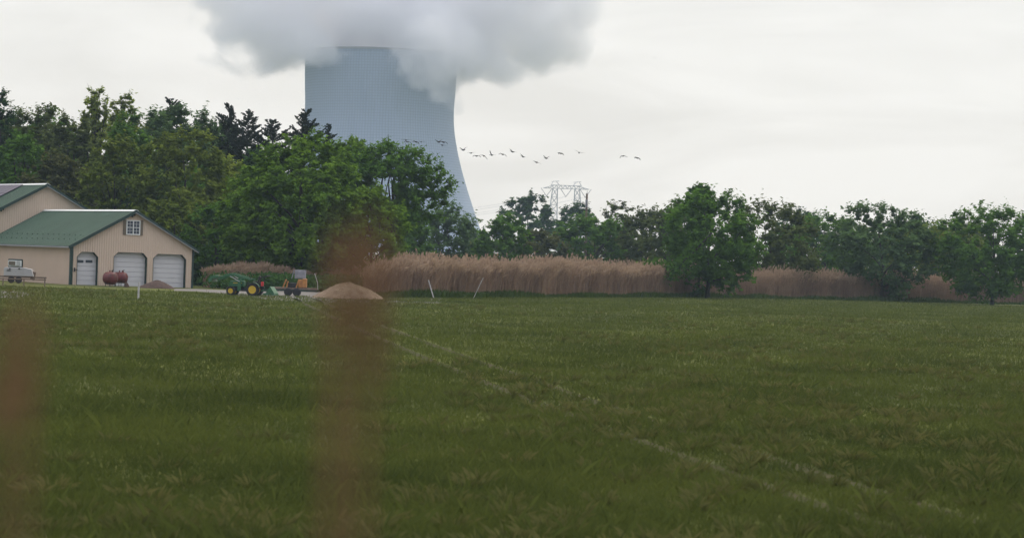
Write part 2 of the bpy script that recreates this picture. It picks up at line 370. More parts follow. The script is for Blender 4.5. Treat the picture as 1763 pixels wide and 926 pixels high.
for r in range(2):
    for k in range(7):
        c = o+dd*(1.35+r*2.06)+B*(5.3+k*1.15); pp = MB(); pp.box(c, (2.0, 1.1, .04), Matrix((dd, B, nn)).transposed())
        sp = pp.build('solar_panel', 'solar', r1)
bpy.data.objects.remove(pnl)
flood(3.5, 360, A1, tall)
v = onp(72, 325, A1+NG*.05, NG); MB().box(v, (.18, .1, .45), MG).build('vent', 'beige2', tall)
# window air conditioner on the side wall
MS = Matrix((B, T, Vector((0, 0, 1)))).transposed()
q0, q1 = onp(15.5, 446.5, A0+NS*.05, NS), onp(38, 460, A0+NS*.05, NS); c = (q0+q1)/2; aw, ah = abs((q1-q0).dot(B)), abs(q0.z-q1.z)
wf = MB()
for s in (-1, 1): wf.box(c+B*s*aw/2, (.1, .08, ah+.1), MS)
wf.box(c+Vector((0, 0, ah/2)), (aw-.1, .082, .12), MS); wf.box(c-Vector((0, 0, ah/2)), (aw-.1, .082, .08), MS)
fr = wf.build('window_frame', 'trim', barn); MB().box(c-NS*.0, (aw-.1, .03, ah-.1), MS).build('window_board', 'cap', barn)
ac = thing('air_conditioner', 'white window air conditioner with louvred grille in the garage side wall', 'air conditioner', c)
MB().box(c+NS*.2, (aw*.62, .3, ah*.72), MS).build('housing', 'cap', ac, bevel=.02)
gr = MB(); gr.box(c+NS*.36, (aw*.5, .02, ah*.55), MS)
for k in range(6): gr.box(c+NS*.375+Vector((0, 0, (k-2.5)*ah*.09)), (aw*.48, .02, .02), MS)
gr.build('grille', 'shutter', ac)

# ------------------------------------------------------------------ things round the garage
D = 231.0
p = at(34, 468, D); k = D/F
gs = thing('generator', 'low white machine housing on a trailer beside the garage side wall', 'generator', (p.x, D, 0))
b0, b1 = at(8, 461, D), at(52, 475, D); zc = (b0.z+b1.z)/2
hm = MB(); x0, x1 = b0.x, b1.x; zt, zb = at(30, 460.5, D).z, at(30, 475, D).z
for (yy) in (0,):
    pts = [(x0, zb), (x1+.35, zb), (x1+.15, zt-.12), (x1-.5, zt), (x0+.1, zt), (x0, zt-.1)]
    i = len(hm.v); hm.v += [(x, D-.55, z) for x, z in pts]+[(x, D+.55, z) for x, z in pts]; n = len(pts)
    hm.f += [tuple(range(i, i+n)), tuple(range(i+n, i+2*n))[::-1]]+[(i+q, i+(q+1) % n, i+n+(q+1) % n, i+n+q) for q in range(n)]
hm.build('housing', 'genset', gs, bevel=.03)
for x in (17, 33): q = at(x, 462.5, D-.62); MB().lathe([(.07, -.05), (.07, .05)], q, axis='y', n=12).build('knob', 'black', gs)
q = at(15, 465.5, D-.57); MB().box(q, (.36, .03, .07)).build('nameplate', 'black', gs)
ch = MB(); ch.beam((x0-.4, D-.4, zb-.08), (x1+1.4, D-.4, zb-.08), .1, .12); ch.beam((x0-.4, D+.4, zb-.08), (x1+1.4, D+.4, zb-.08), .1, .12)
for x in (x0+.1, x1): ch.beam((x, D-.4, zb-.08), (x, D+.4, zb-.08), .1, .1)
ch.build('chassis', 'wood', gs)
for x in (x0+.7, x0+1.35): MB().lathe([(.16, -.09), (.3, -.08), (.3, .08), (.16, .09)], (x, D-.62, .3), axis='y', n=20).build('wheel', 'tyre', gs, smooth=False)
MB().tube([(x1+1.3, D, 0), (x1+1.3, D, zb-.05)], .04).build('jack_leg', 'black', gs)
q = at(58, 473, D+.6); cw = MB(); cw.box((q.x, D+.2, q.z-.1), (.35, .5, .75), Matrix.Rotation(.18, 3, 'Y'))
tag(cw.build('crate', 'wood'), 'narrow brown board box leaning at the end of the white generator', 'box'); bpy.data.objects['crate'].location.z = 0
# rail fence
D = 214; fr = thing('rail_fence', 'low weathered rail fence on the lawn in front of the white generator', 'fence', gnd(40, D))
for x in (-40, -18, 5, 41, 77): q = gnd(x, D+(x-40)*.02); MB().box((q.x, q.y, .32), (.09, .09, .64)).build('post', 'wood', fr)
for z in (.58,): MB().beam(Vector((gnd(-45, D-1.7).x, D-1.7, z)), Vector((gnd(79, D+.8).x, D+.8, z)), .05, .09).build('rail', 'wood', fr)
# red tanks
def tank(x, y, D, r, ln, ang, label):
    c = at(x, y, D); t = thing('fuel_tank', label, 'tank', (c.x, c.y, 0), 'red fuel tanks in front of the garage'); M3 = Matrix.Rotation(ang, 3, 'Z')
    prof = [(r*math.sin(a), -ln/2-r*.45*math.cos(a)) for a in (.05, .4, .8, 1.2, 1.57)]+[(r*math.sin(a), ln/2+r*.45*math.cos(a)) for a in (1.57, 1.2, .8, .4, .05)]
    MB().lathe(prof, c, axis='x', n=32, M3=M3).build('tank_body', 'red', t, smooth=True)
    for s in (-.1, .25): MB().tube([c+M3 @ Vector((s*ln, 0, r*.9)), c+M3 @ Vector((s*ln, 0, r+.16))], .06, 10).build('filler_cap', 'red', t)
    MB().tube([c+M3 @ Vector((.35*ln, 0, r*.9)), c+M3 @ Vector((.35*ln, 0, r+.22)), c+M3 @ Vector((.5*ln, 0, r+.2))], .025, 6).build('pipe', 'black', t)
    for s in (-.32, .32):
        l = MB(); a = c+M3 @ Vector((s*ln, 0, 0)); l.beam(a+M3 @ Vector((0, -r*.7, -r*.75)), a+M3 @ Vector((0, r*.7, -r*.75)), .07, .07)
        for q in (-1, 1): b_ = a+M3 @ Vector((0, q*r*.65, 0)); l.beam((b_.x, b_.y, c.z-r*.75), (b_.x, b_.y, 0), .06, .06, (1, 0, 0))
        l.build('stand', 'black', t)
tank(190, 479, 230.5, .55, .75, R(-38), 'nearer dark red fuel tank with filler caps, standing end-on before the garage wall')
tank(207, 478, 233.2, .49, .9, R(-25), 'rusty red fuel tank half hidden behind the other, in front of the middle door')
q = gnd(219, 229.5)
def heap(name, c, rx, ry, h, m, label, seed, cat, n=48, peak=1.3):
    rg = np.random.RandomState(seed); mb = MB(); rings = 18; ph = rg.rand(6)*6.28
    for i in range(rings+1):
        t = i/rings
        for j in range(n):
            a = 2*math.pi*j/n; rr = 1+.08*math.sin(2*a+ph[0])+.05*math.sin(5*a+ph[1])+.02*math.sin(11*a+ph[2])
            z = h*(1-t**peak)*(1+.07*math.sin(3*a+5*t+ph[3]))+rg.randn()*.018*h*(t < .98)
            mb.v.append((c.x+rx*t*rr*math.cos(a), c.y+ry*t*rr*math.sin(a), max(z, 0) if t < 1 else -.02))
        if i:
            for j in range(n):
                a = (i-1)*n+j; b = (i-1)*n+(j+1) % n; mb.f.append((a, b, b+n, a+n))
    o = mb.build(name, m, smooth=True); return tag(o, label, cat)
heap('mulch_pile', gnd(270, 229), 1.55, 1.5, .68, 'mulch', 'dark brown mulch heap in front of the right garage door', 5, 'mulch pile', peak=1.5)
heap('sand_pile', gnd(600, 208), 3.0, 2.4, 1.22, 'sand', 'pale tan sand heap on the drive at the edge of the reeds', 8, 'sand pile', peak=1.65)
heap('weed_clump', gnd(218, 230), .28, .3, .5, 'mulch', 'small dead weed clump at the foot of the middle garage door', 2, 'weed', n=18)
q = gnd(239, 176); pm = MB(); pm.box((q.x, q.y, .54), (.12, .12, 1.08)); pm.box((q.x, q.y, 1.1), (.15, .15, .05)); tag(pm.build('marker_post', 'paint', bevel=.01), 'short weathered white post standing alone on the lawn before the mulch heap', 'post')
for (xa, ya, xb, yb, D, r, lb) in ((737.5, 482, 747, 510, 226, .05, 'straight white stake leaning left in front of the reeds'), (832, 478, 815, 509, 234, .028, 'thin pale stake leaning right in front of the reeds')):
    a = at(xa, ya, D); b = at(xb, yb, D); b.z = min(b.z, 0); tag(MB().tube([b, a], r, 8).build('stake', 'paint'), lb, 'stake', 'stakes by the reeds')

# ------------------------------------------------------------------ tractor (front loader raised), faces left
def wheel(name, c, r, wd, rim, parent, M3, lug=20):
    wv = bpy.data.objects.new(name, None); COL.objects.link(wv); wv.parent = parent
    t = MB(); t.lathe([(rim, -wd*.42), (r*.86, -wd/2), (r*.97, -wd*.4), (r, 0), (r*.97, wd*.4), (r*.86, wd/2), (rim, wd*.42)], c, axis='y', n=36, M3=M3)
    for k in range(lug):
        a = 2*math.pi*k/lug
        for s in (-1, 1):
            M2 = M3 @ Matrix.Rotation(a, 3, 'Y') @ Matrix.Rotation(s*.5, 3, 'X'); t.box(Vector(c)+M3 @ (Matrix.Rotation(a, 3, 'Y') @ Vector((r*1.0, s*wd*.24, 0))), (.05*r/.5, wd*.45, .05*r/.5), M2)
    t.build('tyre', 'tyre', wv)
    m = MB(); m.lathe([(rim*1.0, -wd*.46), (rim*.92, -wd*.3), (rim*.45, -wd*.12), (rim*.4, -wd*.3), (.02, -wd*.32)], c, axis='y', n=28, M3=M3); m.lathe([(rim*1.0, wd*.46), (rim*.92, wd*.3), (rim*.45, wd*.12), (.02, wd*.12)], c, axis='y', n=28, M3=M3)
    m.build('rim', 'tyel', wv, smooth=False); return wv
def tractor():
    D0 = 205.0; sc = D0/F; base = gnd(420, D0)
    t = thing('tractor', 'green compact tractor with yellow wheels and raised front loader', 'tractor', base)
    ang = R(-14); M3 = Matrix.Rotation(ang, 3, 'Z')     # local x: rearwards (to the right)
    O = gnd(439, D0)
    def Lc(x, y, z): return O+M3 @ Vector((x, y, z))
    def bx(mb, c, sz, rot=None): mb.box(Lc(*c), sz, M3 @ rot if rot else M3); return mb
    for s in (-1, 1):
        wheel('rear_wheel', Lc(0, s*.62, .5), .5, .3, .31, t, M3)
        wheel('front_wheel', Lc(-1.8, s*.55, .35), .35, .2, .2, t, M3, 16)
    c = MB(); bx(c, (-.9, 0, .52), (1.9, .36, .34)); bx(c, (0, 0, .5), (.5, .9, .3)); bx(c, (-1.8, 0, .36), (.16, 1.0, .14)); bx(c, (-.75, -.5, .42), (.7, .22, .05)); bx(c, (-.75, .5, .42), (.7, .22, .05)); c.build('chassis', 'black', t, bevel=.02)
    h = MB(); bx(h, (-1.4, 0, .92), (1.15, .56, .48)); bx(h, (-2.0, 0, .84), (.12, .5, .36)); h.build('hood', 'tgreen', t, bevel=.07)
    bx(MB(), (-1.35, -.292, .98), (.7, .012, .05)).build('hood_stripe', 'tyel', t)
    for s in (-1, 1):
        f = MB()
        for k in range(7):
            a0, a1 = R(20+k*22), R(42+k*22)
            f.poly([Lc(.6*math.cos(a0), s*.44, .5+.6*math.sin(a0)), Lc(.6*math.cos(a1), s*.44, .5+.6*math.sin(a1)), Lc(.6*math.cos(a1), s*.8, .5+.6*math.sin(a1)), Lc(.6*math.cos(a0), s*.8, .5+.6*math.sin(a0))])
        f.build('fender', 'tgreen', t)
    st_ = MB(); bx(st_, (.1, 0, 1.1), (.48, .46, .14)); bx(st_, (.36, 0, 1.36), (.12, .44, .44), Matrix.Rotation(.2, 3, 'Y')); st_.build('seat', 'black', t, bevel=.04)
    sw = MB(); sw.tube([Lc(-.65, 0, .95), Lc(-.4, 0, 1.38)], .03); pts = [Lc(-.38+.2*math.sin(a)*.55, .2*math.cos(a), 1.4-.2*math.sin(a)*.8*.3) for a in [k*math.pi/8 for k in range(17)]]; sw.tube(pts, .018, 5, False); sw.build('steering_wheel', 'black', t)
    rp = MB()
    for s in (-1, 1): rp.beam(Lc(.55, s*.5, .6), Lc(.6, s*.5, 1.45), .07, .07, (0, 1, 0)); rp.beam(Lc(.6, s*.5, 1.45), Lc(1.05, s*.5, 1.62), .07, .07)
    rp.beam(Lc(1.05, -.52, 1.62), Lc(1.05, .52, 1.62), .07, .08); rp.build('roll_bar', 'black', t)
    bx(MB(), (.74, -.5, .98), (.2, .14, .34)).build('tail_lamp', 'redp', t, bevel=.02)
    ld = bpy.data.objects.new('front_loader', None); COL.objects.link(ld); ld.parent = t
    for s in (-1, 1):
        a = MB(); bx(a, (-1.15, s*.46, .86), (.26, .1, 1.0)); a.build('mast', 'tgreen', ld, bevel=.015)
        a = MB(); a.beam(Lc(-.15, s*.5, 1.26), Lc(-1.75, s*.5, 1.66), .09, .15); a.beam(Lc(-1.72, s*.5, 1.67), Lc(-2.35, s*.5, 1.5), .09, .2); a.beam(Lc(-2.3, s*.5, 1.52), Lc(-2.85, s*.5, 1.2), .09, .16); a.build('boom', 'tgreen', ld, bevel=.015)
        a = MB(); a.tube([Lc(-1.1, s*.56, 1.1), Lc(-1.9, s*.56, 1.5)], .035, 8); a.build('hydraulic_ram', 'grey', ld)
    a = MB(); a.beam(Lc(-2.2, -.55, 1.52), Lc(-2.2, .55, 1.52), .1, .1); a.build('crossbar', 'tgreen', ld)
    bk = MB()     # bucket: curved scoop
    pr = [(-2.75, 1.50), (-3.25, 1.52), (-3.5, 1.42), (-3.62, 1.2), (-3.55, .98), (-3.3, 1.05), (-3.35, 1.2), (-3.2, 1.3), (-2.85, 1.32)]
    n = len(pr); i = 0
    for y in (-.75, .75): bk.v += [tuple(Lc(x, y, z)) for x, z in pr]
    bk.f += [tuple(range(n)), tuple(range(n, 2*n))[::-1]]+[(q, (q+1) % n, n+(q+1) % n, n+q) for q in range(n)]
    bk.build('bucket', 'tgreen', ld)
    im = MB(); im.v += [tuple(Lc(*p)) for p in ((1.05, -.6, .28), (1.75, -.6, .28), (1.4, -.6, .8), (1.05, .6, .28), (1.75, .6, .28), (1.4, .6, .8))]; im.f += [(0, 1, 2), (5, 4, 3), (0, 3, 4, 1), (1, 4, 5, 2), (2, 5, 3, 0)]
    bx(im, (.85, 0, .45), (.7, .12, .1)); bx(im, (1.3, 0, .2), (.9, 1.3, .14)); im.build('rear_blade', 'tgreen', t)
    MB().tube([Lc(-1.7, .12, 1.15), Lc(-1.7, .12, 1.5)], .035, 8).build('exhaust', 'black', t)
tractor()
# orange machine on a low trailer
D = 212.0; O = gnd(508, D)
tr = thing('flat_trailer', 'low dark flatbed trailer under the orange machine behind the tractor', 'trailer', O)
dk = MB(); a, b = at(471, 497.5, D), at(546, 499, D); dk.box(((a.x+b.x)/2, D, .62), (b.x-a.x, 1.9, .14)); dk.build('deck', 'wood', tr)
for s in (-1, 1): MB().beam((a.x, D+s*.9, .5), (b.x, D+s*.9, .5), .08, .16).build('side_rail', 'trim', tr)
for x in (a.x+1.2, a.x+1.9):
    for s in (-1, 1): MB().lathe([(.15, -.1), (.3, -.09), (.33, 0), (.3, .09), (.15, .1)], (x, D+s*1.0, .33), axis='y', n=24).build('wheel', 'tyre', tr)
MB().beam((a.x, D, .5), (a.x-1.2, D, .45), .1, .1).build('drawbar', 'trim', tr)
om = thing('orange_loader', 'small orange machine with slanted arms and a grey cab panel on the trailer', 'loader', (O.x, O.y, .69))
def P2(x, y, dy=0): q = at(x, y, D); return Vector((q.x, D+dy, q.z))
for dy in (-.6, .55):
    m = MB(); m.beam(P2(487, 495.5, dy), P2(493, 481, dy), .1, .26, (0, 1, 0)); m.beam(P2(493.5, 495, dy), P2(496, 484, dy), .1, .22, (0, 1, 0)); m.build('lift_arm', 'orange', om, bevel=.02)
    m = MB(); m.beam(P2(510, 495.5, dy), P2(515, 481, dy), .1, .26, (0, 1, 0)); m.build('lift_arm', 'orange', om, bevel=.02)
m = MB(); c = (P2(513, 481)+P2(527, 495.5))/2; m.box(c, (P2(527, 0).x-P2(514, 0).x, 1.3, .68)); m.box(c+Vector((.22, 0, .05)), (.36, 1.5, .74)); m.build('engine_cover', 'orange', om, bevel=.06)
m = MB(); c = (P2(497, 489)+P2(511, 495))/2; m.box(c, (.75, 1.1, .5)); m.build('body', 'black', om, bevel=.03)
m = MB(); c = (P2(507, 464.5)+P2(527.5, 480))/2; m.box(c, (P2(527.5, 0).x-P2(508.5, 0).x, 1.2, .7)); m.box(c+Vector((-.1, -.62, .0)), (.7, .03, .5)); m.build('cab_panel', 'panel', om, bevel=.02)
MB().beam(P2(502.5, 479.5, -.5), P2(506.5, 464.5, -.5), .07, .07, (0, 1, 0)).build('cab_post', 'panel', om)
m = MB().beam(P2(541.5, 470.5, .8), P2(546.5, 487, .8), .06, .13, (0, 1, 0)); m.beam(P2(546.5, 487, .8), P2(547, 499, .8), .05, .1, (0, 1, 0))
tag(m.build('plank', 'paint'), 'pale narrow plank leaning up beside the orange machine', 'plank')

# ------------------------------------------------------------------ cooling tower
DT = 1876.0; sT = DT/F; ax = at(657, 82, DT).x; 
prof = []
prof.append((at(625, 82, DT-55).z, at(787, 95, DT).x-ax))
for (x, y) in ((786.5, 120), (783.5, 160), (780.5, 195), (781, 222), (785, 250), (791, 280), (799, 310), (808, 340), (818, 370), (828, 400)):
    q = at(x, y, DT); prof.append((q.z, q.x-ax))
zb, rb = prof[-1]; z2, r2 = prof[-3]; sl = (r2-rb)/(z2-zb)
prof += [(z, rb+sl*1.04*(z-zb)) for z in (16, 9)]
H = prof[0][0]
M['tower'] = m = bpy.data.materials.new('haze_blue_concrete'); m.use_nodes = True; t = m.node_tree; b = t.nodes['Principled BSDF']; n = t.nodes.new; l = t.links.new
b.inputs['Roughness'].default_value = .9; b.inputs['Specular IOR Level'].default_value = .2
c = n('ShaderNodeTexCoord'); sx = n('ShaderNodeSeparateXYZ'); l(c.outputs['Object'], sx.inputs[0])
def mth(op, a, b_=None, b2=None):
    q = n('ShaderNodeMath'); q.operation = op
    for i, v_ in enumerate((a, b_, b2)):
        if v_ is None: continue
        if isinstance(v_, (int, float)): q.inputs[i].default_value = v_
        else: l(v_, q.inputs[i])
    return q.outputs[0]
an = mth('MULTIPLY', mth('ARCTAN2', sx.outputs[0], sx.outputs[1]), 168/6.28318)
def line(v_): f = mth('FRACT', v_); return mth('GREATER_THAN', mth('ABSOLUTE', mth('SUBTRACT', f, .5)), .40)
ln = mth('MAXIMUM', line(an), line(mth('DIVIDE', sx.outputs[2], 1.95)))
nz = n('ShaderNodeTexNoise'); nz.inputs['Scale'].default_value = .018; nz.inputs['Detail'].default_value = 5; mp_ = n('ShaderNodeMapping'); mp_.inputs['Scale'].default_value = (1, 1, .25); l(c.outputs['Object'], mp_.inputs[0]); l(mp_.outputs[0], nz.inputs[0])
r = n('ShaderNodeValToRGB'); r.color_ramp.elements[0].position = .3; r.color_ramp.elements[0].color = (.30, .36, .45, 1); r.color_ramp.elements[1].position = .7; r.color_ramp.elements[1].color = (.36, .42, .52, 1); l(nz.outputs[0], r.inputs[0])  # blue of the distant haze is mixed into these concrete tones
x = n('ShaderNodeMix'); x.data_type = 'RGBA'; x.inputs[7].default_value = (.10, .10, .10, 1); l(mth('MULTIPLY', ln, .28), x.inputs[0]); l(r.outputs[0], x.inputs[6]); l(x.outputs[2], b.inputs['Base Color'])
tw = thing('cooling_tower', 'huge concrete cooling tower rising behind the trees under its steam', 'cooling tower', (ax, DT, 0), local=True)
mb = MB(); nn_ = 168
rows = []
zs = np.linspace(9, H, 90); pz = np.array([q[0] for q in prof])[::-1]; prr = np.array([q[1] for q in prof])[::-1]
rs = np.interp(zs, pz, prr); rs = np.convolve(np.pad(rs, 4, mode='reflect', reflect_type='odd'), np.ones(9)/9, 'valid')
for side in (0, 1):
    for z, r_ in zip(zs, rs):
        for j in range(nn_*2):
            a = 2*math.pi*j/(nn_*2); q = r_-side*.9+(0.18 if (j % 2 == 0 and side == 0) else 0); mb.v.append((q*math.cos(a), q*math.sin(a), z))
k = nn_*2
for side in (0, 1):
    for i in range(len(zs)-1):
        for j in range(k):
            a = side*len(zs)*k+i*k+j; b_ = side*len(zs)*k+i*k+(j+1) % k; mb.f.append((a, b_, b_+k, a+k))
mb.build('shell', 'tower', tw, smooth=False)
rm = MB(); rt = rs[-1]
for j in range(96):
    a0, a1 = 2*math.pi*j/96, 2*math.pi*(j+1)/96
    for z0, z1, r_ in ((H-.9, H+.6, rt+.9),): rm.poly([(r_*math.cos(a0), r_*math.sin(a0), z0), (r_*math.cos(a1), r_*math.sin(a1), z0), (r_*math.cos(a1), r_*math.sin(a1), z1), (r_*math.cos(a0), r_*math.sin(a0), z1)])
    rm.poly([((rt-1.2)*math.cos(a0), (rt-1.2)*math.sin(a0), H+.6), ((rt-1.2)*math.cos(a1), (rt-1.2)*math.sin(a1), H+.6), ((rt+.9)*math.cos(a1), (rt+.9)*math.sin(a1), H+.6), ((rt+.9)*math.cos(a0), (rt+.9)*math.sin(a0), H+.6)])
rm.build('rim', 'grey', tw)
cl = MB(); nb = 44
for j in range(nb):
    a0, a1, am = 2*math.pi*j/nb, 2*math.pi*(j+1)/nb, 2*math.pi*(j+.5)/nb; r0_, r1_ = rs[0]+2, rs[0]-.4
    for a in (a0, a1): cl.tube([(r0_*math.cos(a), r0_*math.sin(a), 0), (r1_*math.cos(am), r1_*math.sin(am), 9.2)], .5, 5)
cl.build('leg_ring', 'tower', tw)

# ------------------------------------------------------------------ steam plume (a volume around a hull of billows)
lobes = []     # centre pixel x, y, distance offset from tower axis, radii in metres (x, y, z)
for (x, y, dy, rx, ry, rz) in ((650, -70, 0, 70, 60, 62), (480, 20, -30, 62, 50, 50), (455, -40, -10, 60, 60, 55), (560, -20, -25, 60, 60, 42), (490, 90, -25, 34, 34, 24), (540, 80, -54, 28, 20, 20), (520, 55, -40, 34, 30, 26),
                               (745, 25, -40, 62, 60, 44), (850, 30, -20, 62, 60, 42), (945, 25, 0, 44, 50, 36), (960, -50, 10, 46, 60, 50), (815, -60, 0, 90, 80, 60),
                               (745, 105, -78, 25, 16, 20), (765, 150, -74, 16, 13, 15), (700, 118, -76, 17, 10, 10), (830, 106, -30, 42, 34, 24), (985, 75, 10, 26, 26, 22), (400, 0, 0, 40, 40, 30), (425, 45, -10, 34, 36, 26), (500, 85, -30, 26, 30, 20), (700, 95, -76, 26, 12, 16), (790, 115, -60, 30, 22, 20), (910, 75, -10, 40, 40, 24), (732, 70, -76, 50, 20, 36), (796, 92, -50, 30, 30, 34), (775, 95, -66, 26, 20, 30), (755, 135, -72, 26, 14, 22), (600, 45, 45, 56, 30, 34), (690, 40, 45, 50, 30, 34), (560, 40, 20, 40, 30, 30)):
    q = at(x, y, DT+dy); lobes.append((Vector((q.x, DT+dy, q.z)), Vector((rx, ry, rz))))
q = at(640, 60, DT); lobes.append((Vector((q.x, DT+6, H+2)), Vector((44, 44, 28))))
import bmesh
bm = bmesh.new()
for c, r in lobes: bmesh.ops.create_icosphere(bm, subdivisions=3, radius=1, matrix=Matrix.Translation(c) @ Matrix.Diagonal((*(r*1.35), 1)))
me = bpy.data.meshes.new('steam_plume'); bm.to_mesh(me); bm.free()
st_o = bpy.data.objects.new('steam_plume', me); COL.objects.link(st_o)
md = st_o.modifiers.new('remesh', 'REMESH'); md.mode = 'VOXEL'; md.voxel_size = 5
tag(st_o, 'broad grey white steam plume billowing from the cooling tower mouth', 'steam', kind='stuff')
m = bpy.data.materials.new('steam'); m.use_nodes = True; t = m.node_tree; t.nodes.clear(); n = t.nodes.new; l = t.links.new
o_ = n('ShaderNodeOutputMaterial'); pv = n('ShaderNodeVolumePrincipled'); pv.inputs['Color'].default_value = (.988, .985, .998, 1); pv.inputs['Anisotropy'].default_value = .1
g_ = n('ShaderNodeNewGeometry')
wn = n('ShaderNodeTexNoise'); wn.inputs['Scale'].default_value = .03; wn.inputs['Detail'].default_value = 4; l(g_.outputs['Position'], wn.inputs[0])
w1 = n('ShaderNodeVectorMath'); w1.operation = 'SUBTRACT'; l(wn.outputs['Color'], w1.inputs[0]); w1.inputs[1].default_value = (.5, .5, .5)
w2 = n('ShaderNodeVectorMath'); w2.operation = 'MULTIPLY_ADD'; l(w1.outputs[0], w2.inputs[0]); w2.inputs[1].default_value = (55, 55, 42); l(g_.outputs['Position'], w2.inputs[2])
acc = None
for c, r in lobes:
    sb = n('ShaderNodeVectorMath'); sb.operation = 'SUBTRACT'; l(w2.outputs[0], sb.inputs[0]); sb.inputs[1].default_value = c
    dv = n('ShaderNodeVectorMath'); dv.operation = 'DIVIDE'; l(sb.outputs[0], dv.inputs[0]); dv.inputs[1].default_value = r
    le = n('ShaderNodeVectorMath'); le.operation = 'LENGTH'; l(dv.outputs[0], le.inputs[0])
    if acc is None: acc = le.outputs['Value']
    else: acc = mth('SMOOTH_MIN', acc, le.outputs['Value'], .12)
n1 = n('ShaderNodeTexNoise'); n1.inputs['Scale'].default_value = .026; n1.inputs['Detail'].default_value = 6; n1.inputs['Roughness'].default_value = .62; n1.inputs['Distortion'].default_value = .4; l(g_.outputs['Position'], n1.inputs[0])
sh = mth('SUBTRACT', mth('SUBTRACT', 1.0, acc), mth('MULTIPLY', mth('SUBTRACT', n1.outputs['Fac'], .42), 1.7))
mr = n('ShaderNodeMapRange'); mr.interpolation_type = 'SMOOTHSTEP'; mr.inputs[1].default_value = 0; mr.inputs[2].default_value = .42; mr.inputs[3].default_value = 0; mr.inputs[4].default_value = .065
l(sh, mr.inputs[0]); l(mr.outputs[0], pv.inputs['Density']); l(pv.outputs[0], o_.inputs['Volume']); me.materials.append(m)
m.cycles.volume_sampling = 'MULTIPLE_IMPORTANCE'
cy.volume_step_rate = 0.6

# ------------------------------------------------------------------ pylon, wires, pole
DP = 1500.0; kp = DP/F
c0 = at(974, 345, DP); py = thing('pylon', 'wide lattice steel transmission pylon above the right hand trees', 'pylon', (c0.x, DP, 0), local=True)
def Q(x, y, dy=0): q = at(x, y, DP); return Vector((q.x-c0.x, dy, q.z))
# level frame: heights from mean pixels
zB, zT = at(974, 325, DP).z, at(974, 319.5, DP).z; zP = at(974, 313, DP).z; xs = [(-39.5)*kp, -19.5*kp, 19.5*kp, 39.5*kp]
br = MB()
def rod(m_, a, b_, r=.15): m_.tube([a, b_], r, 4)
for dy in (-1.2, 1.2):
    rod(br, (xs[0], dy*.1, zB), (xs[3], dy*.1 if 0 else dy, zB)); rod(br, (xs[1]-2, dy, zT), (xs[2]+2, dy, zT)); rod(br, (xs[0], 0, zB), (xs[1], dy, zT)); rod(br, (xs[3], 0, zB), (xs[2], dy, zT))
    k_ = np.linspace(xs[0], xs[3], 22)
    for i in range(21):
        def zt(x): return zB+(zT-zB)*max(0, min(1, (x-xs[0])/(xs[1]-xs[0]), (xs[3]-x)/(xs[3]-xs[2])))
        a_, b_ = k_[i], k_[i+1]; rod(br, (a_, dy, zB if i % 2 else zt(a_)), (b_, dy, zt(b_) if i % 2 else zB), .1)
br.build('cross_beam', 'steel', py)
for s in (-1, 1):
    pk = MB(); x_ = s*19*kp
    for q in (-2.4, 2.4): rod(pk, (x_+q, -1, zT), (x_+q*.35+s*.3, 0, zP)); rod(pk, (x_+q, 1, zT), (x_+q*.35+s*.3, 0, zP))
    rod(pk, (x_-2.2, 0, zP-.2), (x_+2.2, 0, zP+.3)); pk.build('earth_wire_peak', 'steel', py)
    ms = MB(); f0 = Vector((s*8.5, 0, 0)); hw, hb = 1.7, 4.4; top_ = Vector((x_, 0, zB)); seg = 10
    for i in range(seg+1):
        w0 = hb*(1-i/seg)+hw*i/seg*.8; c_ = f0.lerp(top_, i/seg)
        rod(ms, c_+Vector((-w0, -w0, 0)), c_+Vector((w0, -w0, 0)), .11); rod(ms, c_+Vector((-w0, w0, 0)), c_+Vector((w0, w0, 0)), .11); rod(ms, c_+Vector((-w0, -w0, 0)), c_+Vector((-w0, w0, 0)), .11); rod(ms, c_+Vector((w0, -w0, 0)), c_+Vector((w0, w0, 0)), .11)
    for i in range(seg):
        t0, t1 = i/seg, (i+1)/seg
        for (px_, py_) in ((-1, -1), (1, -1), (1, 1), (-1, 1)):
            w0, w1 = hb*(1-t0)+hw*t0*.8, hb*(1-t1)+hw*t1*.8; a_ = f0.lerp(top_, t0)+Vector((px_*w0, py_*w0, 0)); b_ = f0.lerp(top_, t1)+Vector((px_*w1, py_*w1, 0)); rod(ms, a_, b_)
        for py_ in (-1, 1):
            a_ = f0.lerp(top_, t0)+Vector((-w0, py_*w0, 0)); b_ = f0.lerp(top_, t1)+Vector((w1, py_*w1, 0)); rod(ms, a_, b_, .11)
            a_ = f0.lerp(top_, t0)+Vector((w0, py_*w0, 0)); b_ = f0.lerp(top_, t1)+Vector((-w1, py_*w1, 0)); rod(ms, a_, b_, .11)
    ms.build('mast', 'steel', py)
for xx in (-33.5*kp, 0, 33.5*kp):
    i_ = MB(); vb = Vector((xx, 0, zB-4.6))
    for s in (-1, 1): rod(i_, (xx+s*3.2, 0, zB), vb, .16)
    i_.build('insulator', 'grey', py)
for i, (dx, y0, y1, lb) in enumerate(((-39, 350.5, 357.5, 'topmost thin power line running from the pylon towards the cooling tower'), (-30, 354, 361.5, 'second power line from the top between pylon and tower'), (0, 360, 367, 'third power line from the top between pylon and tower'), (33, 364, 370.5, 'lowest faint power line between pylon and cooling tower'))):
    a_ = Vector((c0.x+dx*kp, DP, zB-4.5)); p1 = at(866, y0, 1560); p2 = at(820, y1, 1640); p3 = at(640, y1+13, 1850)
    tag(MB().tube([a_, a_.lerp(p1, .5)+Vector((0, 0, -1)), p1, p2, p3], .06, 4).build('power_line', 'steel'), lb, 'power line', 'power lines between pylon and tower')
D = 422.0; a_, b_ = at(1010.5, 333.5, D), gnd(1007, D)
